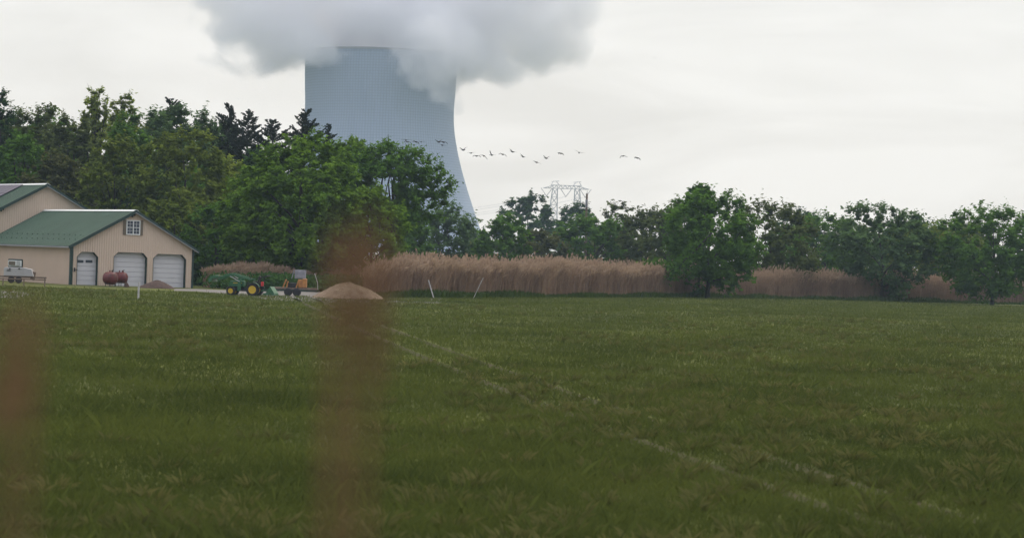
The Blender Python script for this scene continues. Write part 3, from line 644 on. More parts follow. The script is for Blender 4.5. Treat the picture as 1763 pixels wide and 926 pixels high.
up_ = thing('utility_pole', 'weathered wooden utility pole standing among the right hand trees', 'pole', b_)
MB().tube([b_, a_], [.24, .16], 12).build('post', 'wood', up_)
m = MB(); m.box(a_+Vector((-.05, -.25, -1.6)), (.34, .34, 1.3)); m.build('transformer', 'panel', up_, bevel=.08)
m = MB(); m.tube([a_, a_+Vector((.05, 0, .45))], [.05, .03], 6); m.build('insulator', 'grey', up_)

# ------------------------------------------------------------------ birds
def bird_mesh(lw, rw):
    """body along local y (head +y), wings along x; lw/rw = (inner angle, outer angle) in degrees"""
    m = MB()
    sp = [(-.36, .012, 0), (-.30, .05, 0), (-.18, .085, 0), (0, .105, -.01), (.14, .095, 0), (.24, .055, .02), (.33, .032, .035), (.44, .028, .05), (.50, .036, .055), (.55, .030, .052), (.58, .012, .048), (.64, .005, .044)]
    m.tube([(0, y, z) for y, r, z in sp], [r for y, r, z in sp], 10)
    m.box((0, -.40, 0), (.14, .16, .012))
    for s, (a, b_) in ((-1, lw), (1, rw)):
        pts = [(0, 0, .30, .035), (.26, 0, .27, .028), (.34, 0, .20, .018), (.22, 0, .06, .008)]
        x, z = .04, .03; ring = []
        secs = [(x, z, .26, .035)]
        for k, (ln_, ang) in enumerate(((.16, a), (.17, a), (.2, (a+b_)/2), (.2, b_), (.16, b_))):
            x += ln_*math.cos(R(ang)); z += ln_*math.sin(R(ang)); secs.append((x, z, (.27, .25, .21, .15, .04)[k], (.03, .024, .018, .012, .004)[k]))
        base = len(m.v)
        for k, (x, z, chd, th) in enumerate(secs):
            sw = (0, .04, .06, .03, -.03, -.12)[k]
            for yy, zz in ((sw+chd*.45, 0), (sw+chd*.15, th), (sw-chd*.55, 0), (sw+chd*.15, -th*.4)): m.v.append((s*x, yy, z+zz))
        for k in range(len(secs)-1):
            for j in range(4): p_ = base+k*4+j; q_ = base+k*4+(j+1) % 4; m.f.append((p_, q_, q_+4, p_+4))
        e_ = base+(len(secs)-1)*4; m.f += [(e_, e_+1, e_+2, e_+3), (base+3, base+2, base+1, base)]
    return m
poses = {'arch': ((8, -38), (8, -38)), 'flat': ((4, -4), (4, -4)), 'up': ((32, 20), (32, 20)), 'down': ((-12, -30), (-12, -30)), 'high': ((62, 50), (10, 0)), 'lift': ((28, 8), (4, 6))}
pm_ = {}
for k_, (a, b_) in poses.items():
    o = bird_mesh(a, b_).build('flying_bird', 'bird', smooth=True); pm_[k_] = o
used = set()
birds = [(699, 241.5, 'flat', 40, 0, 'leftmost bird above the treetop against the tower, wings level'),
 (701.5, 244.5, 'arch', 30, 4, 'bird with arched wings just below the leftmost bird at the tower'),
 (716, 244.5, 'arch', 20, 14, 'bird over the tower with its right wing drooping low'),
 (725, 244.4, 'flat', 60, 0, 'small flat winged bird right of the drooping winged one over the tower'),
 (755.5, 244.8, 'up', 35, -6, 'upper left bird of the trio at the right side of the tower'),
 (763.5, 245, 'arch', 30, 4, 'upper right bird of the trio at the right side of the tower'),
 (761.5, 250.2, 'flat', 30, 10, 'lowest bird of the trio at the right side of the tower'),
 (798, 258.5, 'up', 30, -10, 'first bird right of the tower edge, wings tilted up to the right'),
 (811, 263.6, 'flat', 40, -8, 'second bird right of the tower edge, gliding nearly level'),
 (820.5, 268.8, 'arch', 20, 0, 'bird with both wings arched down, below the second one off the tower'),
 (833, 268.6, 'down', 40, 22, 'bird banking right with low wings beside the arched one'),
 (846.5, 267.3, 'high', 30, 0, 'bird raising one wing straight up among the flock'),
 (865.5, 266, 'arch', 20, 12, 'bird with arched wings right of the one raising its wing'),
 (882.5, 261.5, 'lift', 30, 10, 'highest bird in the middle of the flock over the pale sky'),
 (900.5, 270, 'lift', 30, 14, 'bird with raised left wing halfway between tower and pylon'),
 (923.7, 279.6, 'flat', 20, 16, 'lowest bird of the flock, wings slanting down to the right'),
 (940.4, 272.8, 'up', 30, 4, 'bird just right of and above the lowest one'),
 (965.5, 264.3, 'arch', 15, 6, 'arched winged bird above the left end of the pylon'),
 (997, 263, 'lift', 50, 6, 'small bird above the right end of the pylon'),
 (1072.7, 268.8, 'down', 35, -10, 'left bird of the far right pair'),
 (1097.4, 272.2, 'arch', 20, 10, 'rightmost bird of the flock with arched wings'),
 (1126.5, 100.5, 'flat', 60, 0, 'single tiny far bird high in the sky right of the steam')]
for i, (x, y, ps, yaw, tilt, lb) in enumerate(birds):
    src = pm_[ps]
    if ps in used: o = src.copy(); COL.objects.link(o)
    else: o = src; used.add(ps)
    Db = 380+(i*37) % 60 if i < 21 else 1150
    o.location = at(x, y, Db); o.rotation_euler = (Matrix.Rotation(R(tilt), 3, 'Y') @ Matrix.Rotation(R(70-yaw if i % 3 else 55-yaw), 3, 'Z')).to_euler(); o.scale = (1.0,)*3
    tag(o, lb, 'bird', 'birds flying across the sky in a loose line')
for k_, o in pm_.items():
    if k_ not in used: bpy.data.objects.remove(o)

# ------------------------------------------------------------------ trees
def leaves(rg, P, Nn, size, asp=.55):
    n_ = len(P); a = norm(rg.randn(n_, 3)); t1 = norm(np.cross(Nn, a)); t2 = np.cross(Nn, t1)
    s = size*(.65+.7*rg.rand(n_, 1)); t1 = t1*s; t2 = t2*s*asp
    return np.stack([P-t1, P+t2-t1*.1, P+t1, P-t2-t1*.1], 1).reshape(-1, 3)
def skeleton(rg, w, h, z0, ends, tr, twigs=None):
    m = MB(); k_ = 7; lean = rg.randn(2)*.02*h
    tp = [Vector((lean[0]*t*t+.03*w*math.sin(3*t+rg.rand()*2)*t, lean[1]*t, h*.82*t)) for t in np.linspace(0, 1, k_)]
    tp[0].z = -.1
    m.tube(tp, [tr*(1.25 if i == 0 else 1)*(1-.8*i/(k_-1)) for i in range(k_)], 8)
    for e in ends:
        e = Vector(e); t = min(.92, max(.16, (e.z/h)*.62*(.8+.3*rg.rand()))); i = t*(k_-1); a = tp[int(i)].lerp(tp[min(int(i)+1, k_-1)], i-int(i)); r_ = tr*(1-.8*t)*.55
        mid = a.lerp(e, .5)+Vector((rg.randn()*.04*w, rg.randn()*.04*w, .06*h*(rg.rand()-.1))); m.tube([a, a.lerp(mid, .5)+Vector((0, 0, .02*h)), mid, mid.lerp(e, .55)+Vector((rg.randn()*.02*w, 0, rg.randn()*.02*h)), e], [r_, r_*.8, r_*.6, r_*.4, r_*.14], 5, False)
    if twigs is not None:
        for a, b_ in twigs: m.tube([a, b_], [.035, .012], 3, False)
    return m
def crown(rg, w, h, z0, n_cl, per, size, rough=.2, depth=.8, flat=.62, up=.45, shell=.6, sparse=0, spike=.9, topheavy=0.0, gaps=0):
    """clumps of twigs through an uneven ellipsoid; returns leaf centres, normals, clump centres"""
    hz = (h-z0)/2; zc = z0+hz
    d = norm(rg.randn(n_cl, 3)); lob = np.ones(n_cl)
    for k_ in range(7):
        v_ = norm(rg.randn(3)); lob += rough*.55*np.maximum(0, d@v_)**4*(1 if rg.rand() < .62 else -1)
    rr = (shell+(1-shell)*rg.rand(n_cl)**.6)*lob
    rr = np.minimum(rr, 1.12); C = d*rr[:, None]; 
    wid = 1+topheavy*C[:, 2]
    C = np.stack([C[:, 0]*w/2*wid, C[:, 1]*w/2*depth*wid, zc+C[:, 2]*hz], 1)
    low = C[:, 2] < z0*.7; C[low, 2] = z0*.7+rg.rand(low.sum())*.4
    if gaps:
        for k_ in range(gaps):
            g_ = np.array([rg.randn()*w*.2, 0, zc+rg.randn()*hz*.4]); r_ = w*(.06+.05*rg.rand()); keep = np.hypot(C[:, 0]-g_[0], C[:, 2]-g_[2]) > r_; C = C[keep]; d = d[keep]
    n_cl = len(C)
    tw_ = 7; rc = (min(w, 1.5*(h-z0))*.7+(h-z0)*.3)*.088*(.6+.8*rg.rand(n_cl))*(150/max(n_cl, 60))**.33
    outv = norm(np.stack([C[:, 0]/(w/2), C[:, 1]/(w/2*depth), (C[:, 2]-zc)/hz], 1))
    td = norm(outv[:, None, :]*.8+rg.randn(n_cl, tw_, 3)*.75+np.array([0, 0, up])); tl = rc[:, None]*(.6+1.7*rg.rand(n_cl, tw_)**1.5)*spike
    k_ = max(1, per//tw_); tt = rg.rand(n_cl, tw_, k_)
    P = C[:, None, None, :]+td[:, :, None, :]*(tl[:, :, None]*tt)[..., None]
    P = P+rg.randn(*P.shape)*(rc*.14)[:, None, None, None]*np.array([1.25, 1.25, flat])
    P[..., 2] = np.maximum(P[..., 2], .15)
    Nn = norm(np.broadcast_to(outv[:, None, None, :]*.4, P.shape)+np.array([0, 0, .9])+rg.randn(*P.shape)*.45)
    tws = [(tuple(C[i]), tuple(C[i]+td[i, j]*tl[i, j])) for i in range(n_cl) for j in range(3)]
    return P.reshape(-1, 3), Nn.reshape(-1, 3), C, tws
SEED = [10]
def tree(x, top, wpx, D, kind, label, name='tree', z0=.12, leaf=None, dens=1.0, trunk=None, group='trees', twig=False, dx=0, **kw):
    SEED[0] += 1; rg = np.random.RandomState(SEED[0]*7+3)
    k_ = D/F; base = gnd(x, D); h = at(x, top, D).z; w_ = wpx*k_; base.x = at(x, (top+450)/2, D).x
    size = leaf or max(.13, .0019*D/ (2.6))
    area = (wpx*(h/k_))*.34                          # crown size in render pixels
    ncl = int(min(560, max(150, area/36))); per = int(max(28, min(140, 77*dens)))
    P, Nn, C, tws = crown(rg, w_*.93, h*.96, h*z0, ncl, per, size, **kw)
    t = thing(name, label, 'tree' if name != 'shrub' else 'shrub', base, group, local=True)
    npmesh('crown', leaves(rg, P, Nn, size), 4, kind, t)
    idx = rg.permutation(len(C))[:(26 if twig else 14)]
    skeleton(rg, w_, h, z0, C[idx], trunk or max(.12, h*.018), tws if twig else None).build('trunk', 'bark', t, smooth=True)
    return t
GL, GR, GF = 'trees of the wood behind the garage', 'trees beyond the reeds', 'trees along the far right'
wood = [
 (100, 262, 150, 284, 'rust', 'brownish olive tree directly above the ridge of the tall barn', {}),
 (200, 238, 130, 276, 'yellow', 'yellow green tree above the ridge of the garage roof', {}),
 (318, 229, 175, 274, 'yellow', 'broad yellow green tree rising behind the garage gable', dict(rough=.35)),
 (392, 262, 80, 284, 'bright', 'pale yellow green tree between the dark conifers and the big round tree', {}),
 (372, 345, 110, 259, 'green', 'leafy green tree just right of the garage eave', {}),
 (300, 330, 120, 264, 'yellow', 'lower yellow green tree right behind the garage gable peak', {}),
 (30, 226, 110, 290, 'green', 'deep green tree above the solar panels', {}),
 (125, 192, 150, 304, 'olive', 'grey olive tree below the two slim emergent tops', dict(twig=True)),
 (48, 178, 140, 312, 'olive', 'flat topped olive tree near the left border', dict(rough=.3)),
 (-6, 152, 60, 306, 'dark', 'dark tree cut by the left border of the view', {}),
 (216, 186, 90, 306, 'green', 'bright green tree under the right hand slim top', {}),
 (162, 133, 46, 322, 'bright', 'tallest slim light green treetop standing above the wood', dict(dens=.45, gaps=5, rough=.5, z0=.62, shell=.1, twig=True)),
 (205, 149, 48, 320, 'bright', 'second slim treetop, lower and right of the tallest one', dict(dens=.4, gaps=5, rough=.5, z0=.66, shell=.1, twig=True)),
 (285, 186, 165, 316, 'teal', 'smooth rounded mid green tree in front of the small conifer', dict(spike=.8)),
 (345, 183, 80, 320, 'teal', 'pale feathery tree between the rounded tree and the tall conifers', dict(up=1.2, spike=1.3)),
 (88, 186, 130, 328, 'green', 'far green treetops on the skyline left of the slim tops', {}), (250, 191, 120, 332, 'yellow', 'far light treetops on the skyline between slim tops and small conifer', {}),
 (180, 190, 110, 334, 'green', 'far green treetops on the skyline directly behind the slim tops', {}), (374, 206, 90, 330, 'teal', 'far grey green treetop left of the tallest conifer', {}), (15, 190, 110, 326, 'dark', 'far dark treetops on the skyline at the left border', {}),
 (60, 300, 150, 300, 'rust', 'shaded brown green tree low behind the tall barn', {}),
 (250, 280, 120, 290, 'dark', 'dark tree in the gap behind the garage ridge', {}),
 (345, 290, 120, 296, 'green', 'green tree below the tall conifers', {}),
 (410, 320, 90, 282, 'dark', 'shaded tree left of the big round tree', {}),
 (460, 262, 120, 300, 'dark', 'dark leafy tree below the middle conifers', {})]
for (x, tp_, w_, D, kd, lb, kw) in wood: tree(x, tp_, w_, D, kd, lb, group=GL, **kw)
def conifer(x, top, wpx, D, label, seed, vis=.5):
    rg = np.random.RandomState(seed); k_ = D/F; base = gnd(x, D); base.x = at(x, top+60, D).x; h = at(x, top, D).z; w_ = wpx*k_
    t = thing('conifer', label, 'conifer', base, 'dark conifers rising out of the wood', local=True)
    m = MB(); m.tube([(0, 0, -.1), (0, 0, h*.5), (.1, 0, h*.98)], [.3, .2, .02], 7); P = []; Nn = []
    z = h*.3
    while z < h*.99:
        f = (h-z)/h; ln_ = min(w_*.75, w_*(.10+2.6*f))*(.45+.7*rg.rand()**1.5); a = rg.rand()*6.283; rise = .3+.65*rg.rand()
        e_ = np.array([math.cos(a)*ln_, math.sin(a)*ln_, ln_*rise])
        if ln_ > .3: m.tube([(0, 0, z), tuple(e_*.5+[0, 0, z-.02]), tuple(e_+[0, 0, z])], [.06, .04, .01], 4, False)
        for sub in range(2+int(ln_*6)):
            t0 = .25+.75*rg.rand(); b0 = e_*t0+np.array([0, 0, z]); l2 = (.22+.3*ln_*(1.1-t0)); a2 = a+rg.randn()*.9; e2 = np.array([math.cos(a2), math.sin(a2), .25+.5*rg.rand()])*l2
            n_ = int(16+26*l2); tt = rg.rand(n_, 1); p_ = b0+e2*tt+rg.randn(n_, 3)*(.015+.11*l2*(1-tt))*np.array([1, 1, .6]); P.append(p_); Nn.append(norm(rg.randn(n_, 3)+np.array([0, 0, .5])))
        z += .075+.05*rg.rand()
    P = np.concatenate(P); Nn = np.concatenate(Nn); npmesh('crown', leaves(rg, P, Nn, .115, .36), 4, 'conifer', t); m.build('trunk', 'bark', t)
for i, a in enumerate(((291, 169, 50, 332, 'small bushy dark conifer peeping over the rounded tree'), (393, 178, 62, 322, 'tallest and leftmost of the four tall dark conifers'), (425, 191, 58, 318, 'second dark conifer, right beside the tallest'),
        (467, 207, 62, 320, 'shorter dark conifer between the pair and the one at the tower'), (524, 190, 66, 312, 'ragged dark conifer in front of the left edge of the tower'), (563, 214, 30, 314, 'slender conifer tip leaning over the big round tree'), (310, 178, 34, 334, 'second small dark conifer top right of the bushy one'))):
    conifer(*a, seed=40+i)
HB = dict(group='large trees between garage and reeds')
tree(517, 232, 240, 252, 'round', 'big round bright green tree behind the tractor', z0=.06, dens=1.6, rough=.16, trunk=.42, **HB)
tree(530, 320, 230, 284, 'green', 'shaded tree filling in behind the big round tree', dens=1.3, **HB)
tree(436, 285, 110, 255, 'round', 'left flank tree of the big round tree, full to the ground', z0=.06, **HB)
tree(640, 318, 135, 254, 'round', 'lower green tree on the right flank of the big round tree', z0=.05, **HB)
tree(670, 238, 200, 286, 'green', 'tall open tree with dark limbs showing against the tower', z0=.36, dens=.95, rough=.4, twig=True, gaps=3, shell=.35, trunk=.4, **HB)
tree(604, 220, 90, 292, 'round', 'light green treetop between the conifers and the open tree', z0=.4, rough=.4, **HB)
right = [
 (757, 353, 130, 400, 'teal', 'soft grey green willow like tree at the foot of the tower', dict(up=1.0, spike=1.25)),
 (700, 372, 90, 380, 'green', 'green bush in the gap below the open tree', {}),
 (816, 398, 36, 640, 'teal', 'small hazy bush where tower edge meets the reeds', {}),
 (866, 374, 96, 378, 'green', 'compact green tree right of the tower edge', {}),
 (905, 337, 92, 640, 'dark', 'hazy dark tree left of the pylon', dict(gaps=4, rough=.4)),
 (992, 352, 84, 650, 'dark', 'hazy dark tree in front of the pylon masts', dict(gaps=3, rough=.4)),
 (932, 395, 90, 400, 'rust', 'low brownish tree between the compact tree and the spreading tree', {}),
 (1022, 366, 140, 412, 'green', 'wide spreading tree below the utility pole', dict(rough=.35, gaps=2, twig=True)),
 (1078, 340, 96, 420, 'olive', 'thin leafed tree with bare twigs right of the utility pole', dict(dens=.5, gaps=5, rough=.45, twig=True, shell=.3)),
 (1122, 350, 100, 402, 'olive', 'olive tree right of the thin leafed one', dict(dens=.85, rough=.35, twig=True)),
 (1160, 345, 104, 372, 'olive', 'olive green tree left of the dark tree at the reeds', {}),
 (1222, 322, 190, 306, 'green', 'large dark green tree hanging over the reeds', dict(z0=.1, rough=.4)),
 (1206, 304, 46, 312, 'green', 'slim dark upright stem tree in the large overhanging tree', dict(z0=.5, rough=.5)),
 (1180, 340, 80, 520, 'teal', 'hazy grey tree behind the overhanging tree', {}),
 (850, 412, 110, 520, 'olive', 'low dull bush behind the compact tree', {}),
 (1060, 405, 120, 450, 'olive', 'low shaded tree behind the thin leafed one', {}),
]
for (x, tp_, w_, D, kd, lb, kw) in right: tree(x, tp_, w_, D, kd, lb, group=GR, **kw)
far = [(1318, 345, 150, 340, 'olive', 'olive tree next right of the large overhanging tree'), (1420, 362, 150, 372, 'green', 'low rounded green tree, second from the overhanging tree'), (1520, 338, 140, 350, 'teal', 'tall grey green tree in the middle of the far right row'),
       (1610, 368, 150, 382, 'yellow', 'yellow green tree in the far right row'), (1712, 345, 170, 346, 'green', 'green tree near the right border'), (1380, 352, 100, 470, 'dark', 'hazy dark tree seen behind the low rounded tree'),
       (1570, 355, 110, 480, 'dark', 'hazy dark tree behind the gap of the far right row'), (1660, 362, 110, 500, 'olive', 'hazy olive tree behind the yellow green one'), (1790, 360, 100, 400, 'dark', 'dark tree cut by the right border'), (1470, 372, 100, 490, 'olive', 'hazy olive tree between the low rounded and grey green trees')]
for (x, tp_, w_, D, kd, lb) in far: tree(x, tp_+12, w_*1.2, D, kd, lb, group=GF, rough=.3, z0=.05)
# overhanging branch of the large tree, with its own leaves
rg = np.random.RandomState(5); t = thing('hanging_branch', 'low leafy branch drooping over the reeds from the large dark tree', 'branch', gnd(1170, 303), local=True); bx0 = t.location
pts = [at(x, y, 301)-bx0 for x, y in ((1225, 400), (1190, 440), (1160, 458), (1135, 455), (1115, 458))]; m = MB(); m.tube(pts, [.14, .1, .07, .04, .015], 6); P = []
p2 = [at(x, y, 300.5)-bx0 for x, y in ((1180, 446), (1165, 468), (1150, 480))]; m.tube(p2, [.07, .04, .015], 5)
p3 = [at(x, y, 301.5)-bx0 for x, y in ((1200, 430), (1192, 460), (1185, 472))]; m.tube(p3, [.07, .04, .015], 5)
for poly, n_ in ((pts, 900), (p2, 420), (p3, 300)):
    a = np.array([tuple(q) for q in poly]); k_ = rg.rand(n_)*(len(a)-1); i = k_.astype(int); P.append(a[i]*(1-(k_-i)[:, None])+a[i+1]*(k_-i)[:, None]+rg.randn(n_, 3)*np.array([.55, .5, .35]))
P = np.concatenate(P); npmesh('crown', leaves(rg, P, norm(rg.randn(len(P), 3)+np.array([0, 0, 1])), .2), 4, 'green', t); m.build('trunk', 'bark', t)

# undergrowth along the wood edge and behind the reeds
def undergrowth(name, xs_, Ds, hmax, n_, m_, seed, label):
    rg = np.random.RandomState(seed); t_ = rg.rand(n_); cl_ = rg.randint(0, 260, n_); cx = rg.rand(260); ch_ = hmax*(.45+.6*rg.rand(260)); cD = rg.rand(260)
    x = xs_[0]+(xs_[1]-xs_[0])*cx[cl_]; D_ = Ds[0]+(Ds[1]-Ds[0])*cx[cl_]+cD[cl_]*10
    X = (x-PX)/F*D_+rg.randn(n_)*1.1; Y = D_+rg.randn(n_)*1.0; Z = ch_[cl_]*rg.rand(n_)**.6*(1-.12*np.abs(rg.randn(n_)))
    P = np.stack([X, Y, np.maximum(Z, .1)], 1); o = npmesh(name, leaves(rg, P, norm(rg.randn(n_, 3)+np.array([0, -.3, .8])), .2), 4, m_)
    return tag(o, label, 'undergrowth', kind='stuff')
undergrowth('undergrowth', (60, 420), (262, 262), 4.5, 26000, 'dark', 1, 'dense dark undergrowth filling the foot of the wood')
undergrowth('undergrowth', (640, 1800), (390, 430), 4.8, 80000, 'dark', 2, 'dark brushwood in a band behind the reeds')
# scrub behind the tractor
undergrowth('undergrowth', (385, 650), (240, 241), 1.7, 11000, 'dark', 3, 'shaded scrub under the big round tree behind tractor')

# ------------------------------------------------------------------ reeds
def reeds(name, line, depth, dens, hfun, seed, label, col='reed'):
    rg = np.random.RandomState(seed); P0 = []; 
    for (a, b_) in zip(line[:-1], line[1:]):
        L_ = (b_-a).length; n_ = int(L_*depth*dens); t_ = rg.rand(n_, 1); f_ = rg.rand(n_, 1)**1.7; d_ = np.array((b_-a)[:2])/L_; nrm_ = np.array([0., 1.])
        p_ = np.array(a[:2])+(np.array(b_[:2])-np.array(a[:2]))*t_+nrm_*f_*depth; P0.append(np.concatenate([p_, f_], 1))
    P0 = np.concatenate(P0); n_ = len(P0); h = hfun(P0, rg)*(.78+.24*rg.rand(n_))*(np.clip(.55+(P0[:, 0]-.8)*.14, .5, 1) if seed == 4 else 1)*(1+.07*np.sin(P0[:, 0]*.53+P0[:, 1]*.2)+.05*np.sin(P0[:, 0]*2.9)); lean = rg.randn(n_, 2)*np.array([.09, .06])*(1+2.2*(rg.rand(n_, 1) < .1))+np.array([.03, 0]); wd = .022+.02*rg.rand(n_)
    ang = rg.rand(n_)*math.pi; dx_, dy_ = np.cos(ang)*wd, np.sin(ang)*wd
    V = []
    def pt(t_): z = h*t_; return np.stack([P0[:, 0]+lean[:, 0]*h*t_**2, P0[:, 1]+lean[:, 1]*h*t_**2, z], 1)
    dv_ = np.stack([dx_, dy_, np.zeros(n_)], 1)
    lv = [0, .5, 1.0]
    for a, b_ in zip(lv[:-1], lv[1:]):
        pa, pb = pt(a), pt(b_); V.append(np.stack([pa-dv_*(1-.5*a), pa+dv_*(1-.5*a), pb+dv_*(1-.5*b_), pb-dv_*(1-.5*b_)], 1).reshape(-1, 3))
    for k_ in range(3):                                     # leaf blades
        t0 = .25+.6*rg.rand(n_); p_ = np.stack([P0[:, 0]+lean[:, 0]*h*t0**2, P0[:, 1]+lean[:, 1]*h*t0**2, h*t0], 1); a_ = rg.rand(n_)*6.283; ln_ = .3+.4*rg.rand(n_)
        d_ = np.stack([np.cos(a_)*ln_*.55, np.sin(a_)*ln_*.55, ln_*(.75-.7*rg.rand(n_))], 1); V.append(np.stack([p_-dv_*.5, p_+dv_*.5, p_+d_*.6+dv_*.3, p_+d_+[0, 0, -.05]], 1).reshape(-1, 3))
    o = npmesh(name, np.concatenate(V), 4, col); tag(o, label, 'reeds', kind='stuff')
    W = []; top_ = pt(1.0); sel = rg.rand(n_) < .75; tp_ = top_[sel]; m_ = len(tp_)
    for k_ in range(7):
        a_ = rg.rand(m_)*6.283; o_ = np.stack([.06+lean[sel, 0]*.9+np.cos(a_)*.09, np.sin(a_)*.09, .16+.22*rg.rand(m_)], 1); s_ = np.stack([np.cos(a_+1.57), np.sin(a_+1.57), np.zeros(m_)], 1)*.035
        b0 = tp_+np.stack([np.zeros(m_), np.zeros(m_), -.22+.25*rg.rand(m_)], 1); W.append(np.stack([b0, b0+o_*.5+s_, b0+o_, b0+o_*.5-s_], 1).reshape(-1, 3))
    o2 = npmesh('seed_plume', np.concatenate(W), 4, 'plume', o)
def rl(pts): return [gnd(x, D) for x, D in pts]
reeds('reed_bed', rl(((628, 219), (700, 227), (800, 240), (900, 256), (1100, 292), (1230, 318), (1450, 345), (1800, 372))), 15, 10, lambda P, r: 3.0+.35*P[:, 2]+.15*np.sin(P[:, 0]*.35)+.26*r.randn(len(P))*(r.rand(len(P)) < .5)+.18*np.sin(P[:, 0]*1.7+P[:, 1])*np.sin(P[:, 0]*.61)+(np.minimum(.3, np.maximum(0, (P[:, 0]-5)*.013))), 4, 'wide bed of tall dry tan reeds with feathery plumes')
reeds('reed_bed', rl(((350, 247), (420, 243), (500, 246), (620, 252))), 8, 12, lambda P, r: 1.95+.3*np.sin(P[:, 0]*.5), 6, 'small pinkish patch of dry reeds behind the tractor')
def weeds(name, line, depth, n_, h_, seed, label, m_='weed'):
    rg = np.random.RandomState(seed); L_ = [(b_-a).length for a, b_ in zip(line[:-1], line[1:])]; cum = np.cumsum([0]+L_); s = rg.rand(n_)*cum[-1]; i = np.clip(np.searchsorted(cum, s)-1, 0, len(L_)-1)
    A_ = np.array([tuple(q) for q in line]); t_ = ((s-cum[i])/np.array(L_)[i])[:, None]; p_ = A_[i]*(1-t_)+A_[i+1]*t_; p_[:, 1] += (rg.rand(n_)-.35)*depth
    c_ = .5+.28*np.sin(p_[:, 0]*.7+seed)+.25*np.sin(p_[:, 0]*2.3+p_[:, 1])*np.sin(p_[:, 0]*5.1)+.25*np.sin(p_[:, 0]*.19); ht = h_*(.4+.6*rg.rand(n_))*(.5+.6*c_); a_ = rg.rand(n_)*6.283; w_ = .03+.03*rg.rand(n_)
    dv_ = np.stack([np.cos(a_)*w_, np.sin(a_)*w_, 0*a_], 1); ln_ = rg.randn(n_, 3)*np.array([.25, .25, 0])*ht[:, None]; up_v = np.stack([0*a_, 0*a_, ht], 1)
    V = np.stack([p_-dv_, p_+dv_, p_+up_v*.6+ln_*.4+dv_*.7, p_+up_v+ln_], 1).reshape(-1, 3); return tag(npmesh(name, V, 4, m_), label, 'weeds', kind='stuff')
weeds('weed_strip', rl(((625, 214), (700, 225), (800, 238), (900, 254), (1100, 290), (1230, 316), (1450, 343), (1800, 370))), 5, 26000, .8, 3, 'dark green weeds in a strip along the foot of the reeds')

# ------------------------------------------------------------------ foreground grass
def rutx(D_): return 9-13*np.clip((D_-25)/190, 0, 1)**.75
rut = MB()
for q in (-.8, .8):
    Ds_ = [22+k*4 for k in range(46)]; pr_ = [(float(rutx(np.array(float(d_))))+q, d_) for d_ in Ds_]
    for (xa, da), (xb, db) in zip(pr_[:-1], pr_[1:]): rut.poly([(xa-.2, da, .004), (xa+.2, da, .004), (xb+.2, db, .004), (xb-.2, db, .004)])
M['soil'] = mat('bare_soil', (.075, .062, .035), .98, scale=3, bump=.7, col2=(.045, .055, .02), spec=.05)
tag(rut.build('track', 'soil'), kind='structure')
def grass(seed, n_, D0, D1, label, xr=(-80, 1840)):
    rg = np.random.RandomState(seed); D_ = D0*(D1/D0)**rg.rand(n_)          # density falls with distance
    x = xr[0]+rg.rand(n_)*(xr[1]-xr[0]); X = (x-PX)/F*D_; c_ = np.sin(X*.9+D_*.11)*np.sin(D_*.31+X*.2)+.6*np.sin(X*2.7)*np.sin(D_*.9)
    inr = (np.abs(np.abs(X-rutx(D_))-.8) < .2+.06*rg.randn(n_)); ht = (.07+.10*rg.rand(n_))*np.where(inr & (rg.rand(n_) < .9), .12, 1)*(1+.25*c_)*(1+(rg.rand(n_) < .02)*1.3); ht = np.maximum(.008, ht); w_ = (.0035+.004*rg.rand(n_))*(D_/30)**.8; a_ = rg.rand(n_)*6.283
    p_ = np.stack([X, D_, 0*X-.005], 1); dv_ = np.stack([np.cos(a_)*w_, np.sin(a_)*w_, 0*a_], 1); ln_ = rg.randn(n_, 2)*.42*ht[:, None]; l3 = np.concatenate([ln_, np.zeros((n_, 1))], 1); up_v = np.stack([0*a_, 0*a_, ht], 1)
    V = np.stack([p_-dv_, p_+dv_, p_+up_v*.62+l3*.45+dv_*.6, p_+up_v+l3], 1).reshape(-1, 3); return tag(npmesh('grass', V, 4, 'blade'), label, 'grass', kind='stuff')
grass(1, 520000, 24, 212, 'rough green grass covering the open ground in front')
grass(2, 110000, 205, 345, 'far green grass between the open ground and the foot of the reeds', xr=(610, 1860))

def tussocks(seed, n_, label):
    rg = np.random.RandomState(seed); D_ = 27*(205/27)**rg.rand(n_); x = -60+rg.rand(n_)*1880; keep = np.sin(x/F*D_*.22+1)*np.sin(D_*.07+.6)+.5*rg.randn(n_) > .45; D_, x = D_[keep], x[keep]; n_ = len(x); X = (x-PX)/F*D_; V = []
    for k_ in range(46):
        r_ = .05+.07*rg.rand(n_); a_ = rg.rand(n_)*6.283; ht = (.10+.15*rg.rand(n_))*(.7+.6*rg.rand(n_)); w_ = .004+.003*rg.rand(n_)*(D_/40); o_ = np.stack([np.cos(a_)*r_, np.sin(a_)*r_, 0*a_-.01], 1); p_ = np.stack([X, D_, 0*X], 1)+o_; l3 = o_*(1.2+1.8*rg.rand(n_, 1)); l3[:, 2] = 0
        dv_ = np.stack([np.sin(a_)*w_, -np.cos(a_)*w_, 0*a_], 1); up_v = np.stack([0*a_, 0*a_, ht], 1); V.append(np.stack([p_-dv_, p_+dv_, p_+up_v*.7+l3*.5+dv_*.6, p_+up_v*.92+l3], 1).reshape(-1, 3))
    return tag(npmesh('grass_tussocks', np.concatenate(V), 4, 'straw'), label, 'grass', kind='stuff')
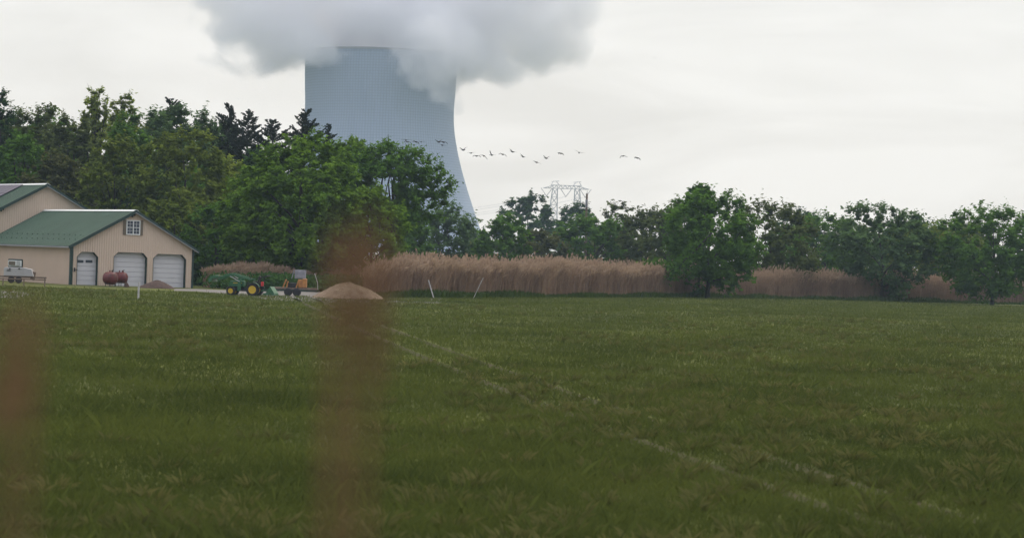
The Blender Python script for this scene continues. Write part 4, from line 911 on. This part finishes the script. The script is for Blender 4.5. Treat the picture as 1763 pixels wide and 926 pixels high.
M['straw'] = leafmat('straw_grass', (.17, .165, .06), (.08, .095, .03), .3, .2)
tussocks(4, 2600, 'scattered straw coloured tussocks of taller grass in the open ground')

# dry reeds close to the camera, out of focus
def near_reed(x, ytop, D, seed, n_, spread, label):
    rg = np.random.RandomState(seed); tp = at(x, ytop, D); base = Vector((tp.x, D, 0)); t = thing('dry_reed', label, 'reed', base, 'dry reeds close to the camera', local=True)
    for k_ in range(n_):
        q = at(x+rg.randn()*spread, ytop+(k_/n_)*(95 if seed == 3 else 25)+rg.rand()*10, D+rg.rand()*.12)-base; m = MB()
        m.tube([(q.x*.4, q.y*.4, 0), (q.x*.55, q.y, q.z*.5), (q.x*.8, q.y, q.z-.12), tuple(q)], [.0026, .0024, .0024, .001], 6); m.build('stem', 'nearreed', t)
        m = MB(); z1 = q.z-.01
        for j in range(26):
            zz = z1-rg.rand()*.07; a_ = rg.rand()*6.28; r_ = .003+.008*rg.rand(); b_ = Vector((q.x, q.y, zz)); c_ = b_+Vector((math.cos(a_)*r_, math.sin(a_)*r_, -.012)); m.beam(b_, c_, .0022, .0022)
        m.build('plume', 'nearreed', t)
near_reed(584, 338, 1.6, 3, 6, 36, 'blurred brown dry reeds close to the camera before the big round tree')
near_reed(52, 484, 1.6, 9, 4, 42, 'blurred brown dry reeds close to the camera before the garage lawn')

# ------------------------------------------------------------------ haze
hz = MB(); hz.box((0, 1480, 161), (3000, 3100, 324)); ho = hz.build('haze', 'grey'); ho.data.materials.clear(); tag(ho, 'thin blue haze in the air over the whole scene', 'haze', kind='stuff')
m = bpy.data.materials.new('haze_air'); m.use_nodes = True; t = m.node_tree; t.nodes.clear(); pv = t.nodes.new('ShaderNodeVolumePrincipled'); o_ = t.nodes.new('ShaderNodeOutputMaterial')
pv.inputs['Color'].default_value = (.60, .79, 1, 1); pv.inputs['Density'].default_value = .00013; pv.inputs['Anisotropy'].default_value = .2; t.links.new(pv.outputs[0], o_.inputs['Volume'])
ho.data.materials.append(m)
try: m.cycles.homogeneous_volume = True
except Exception: pass
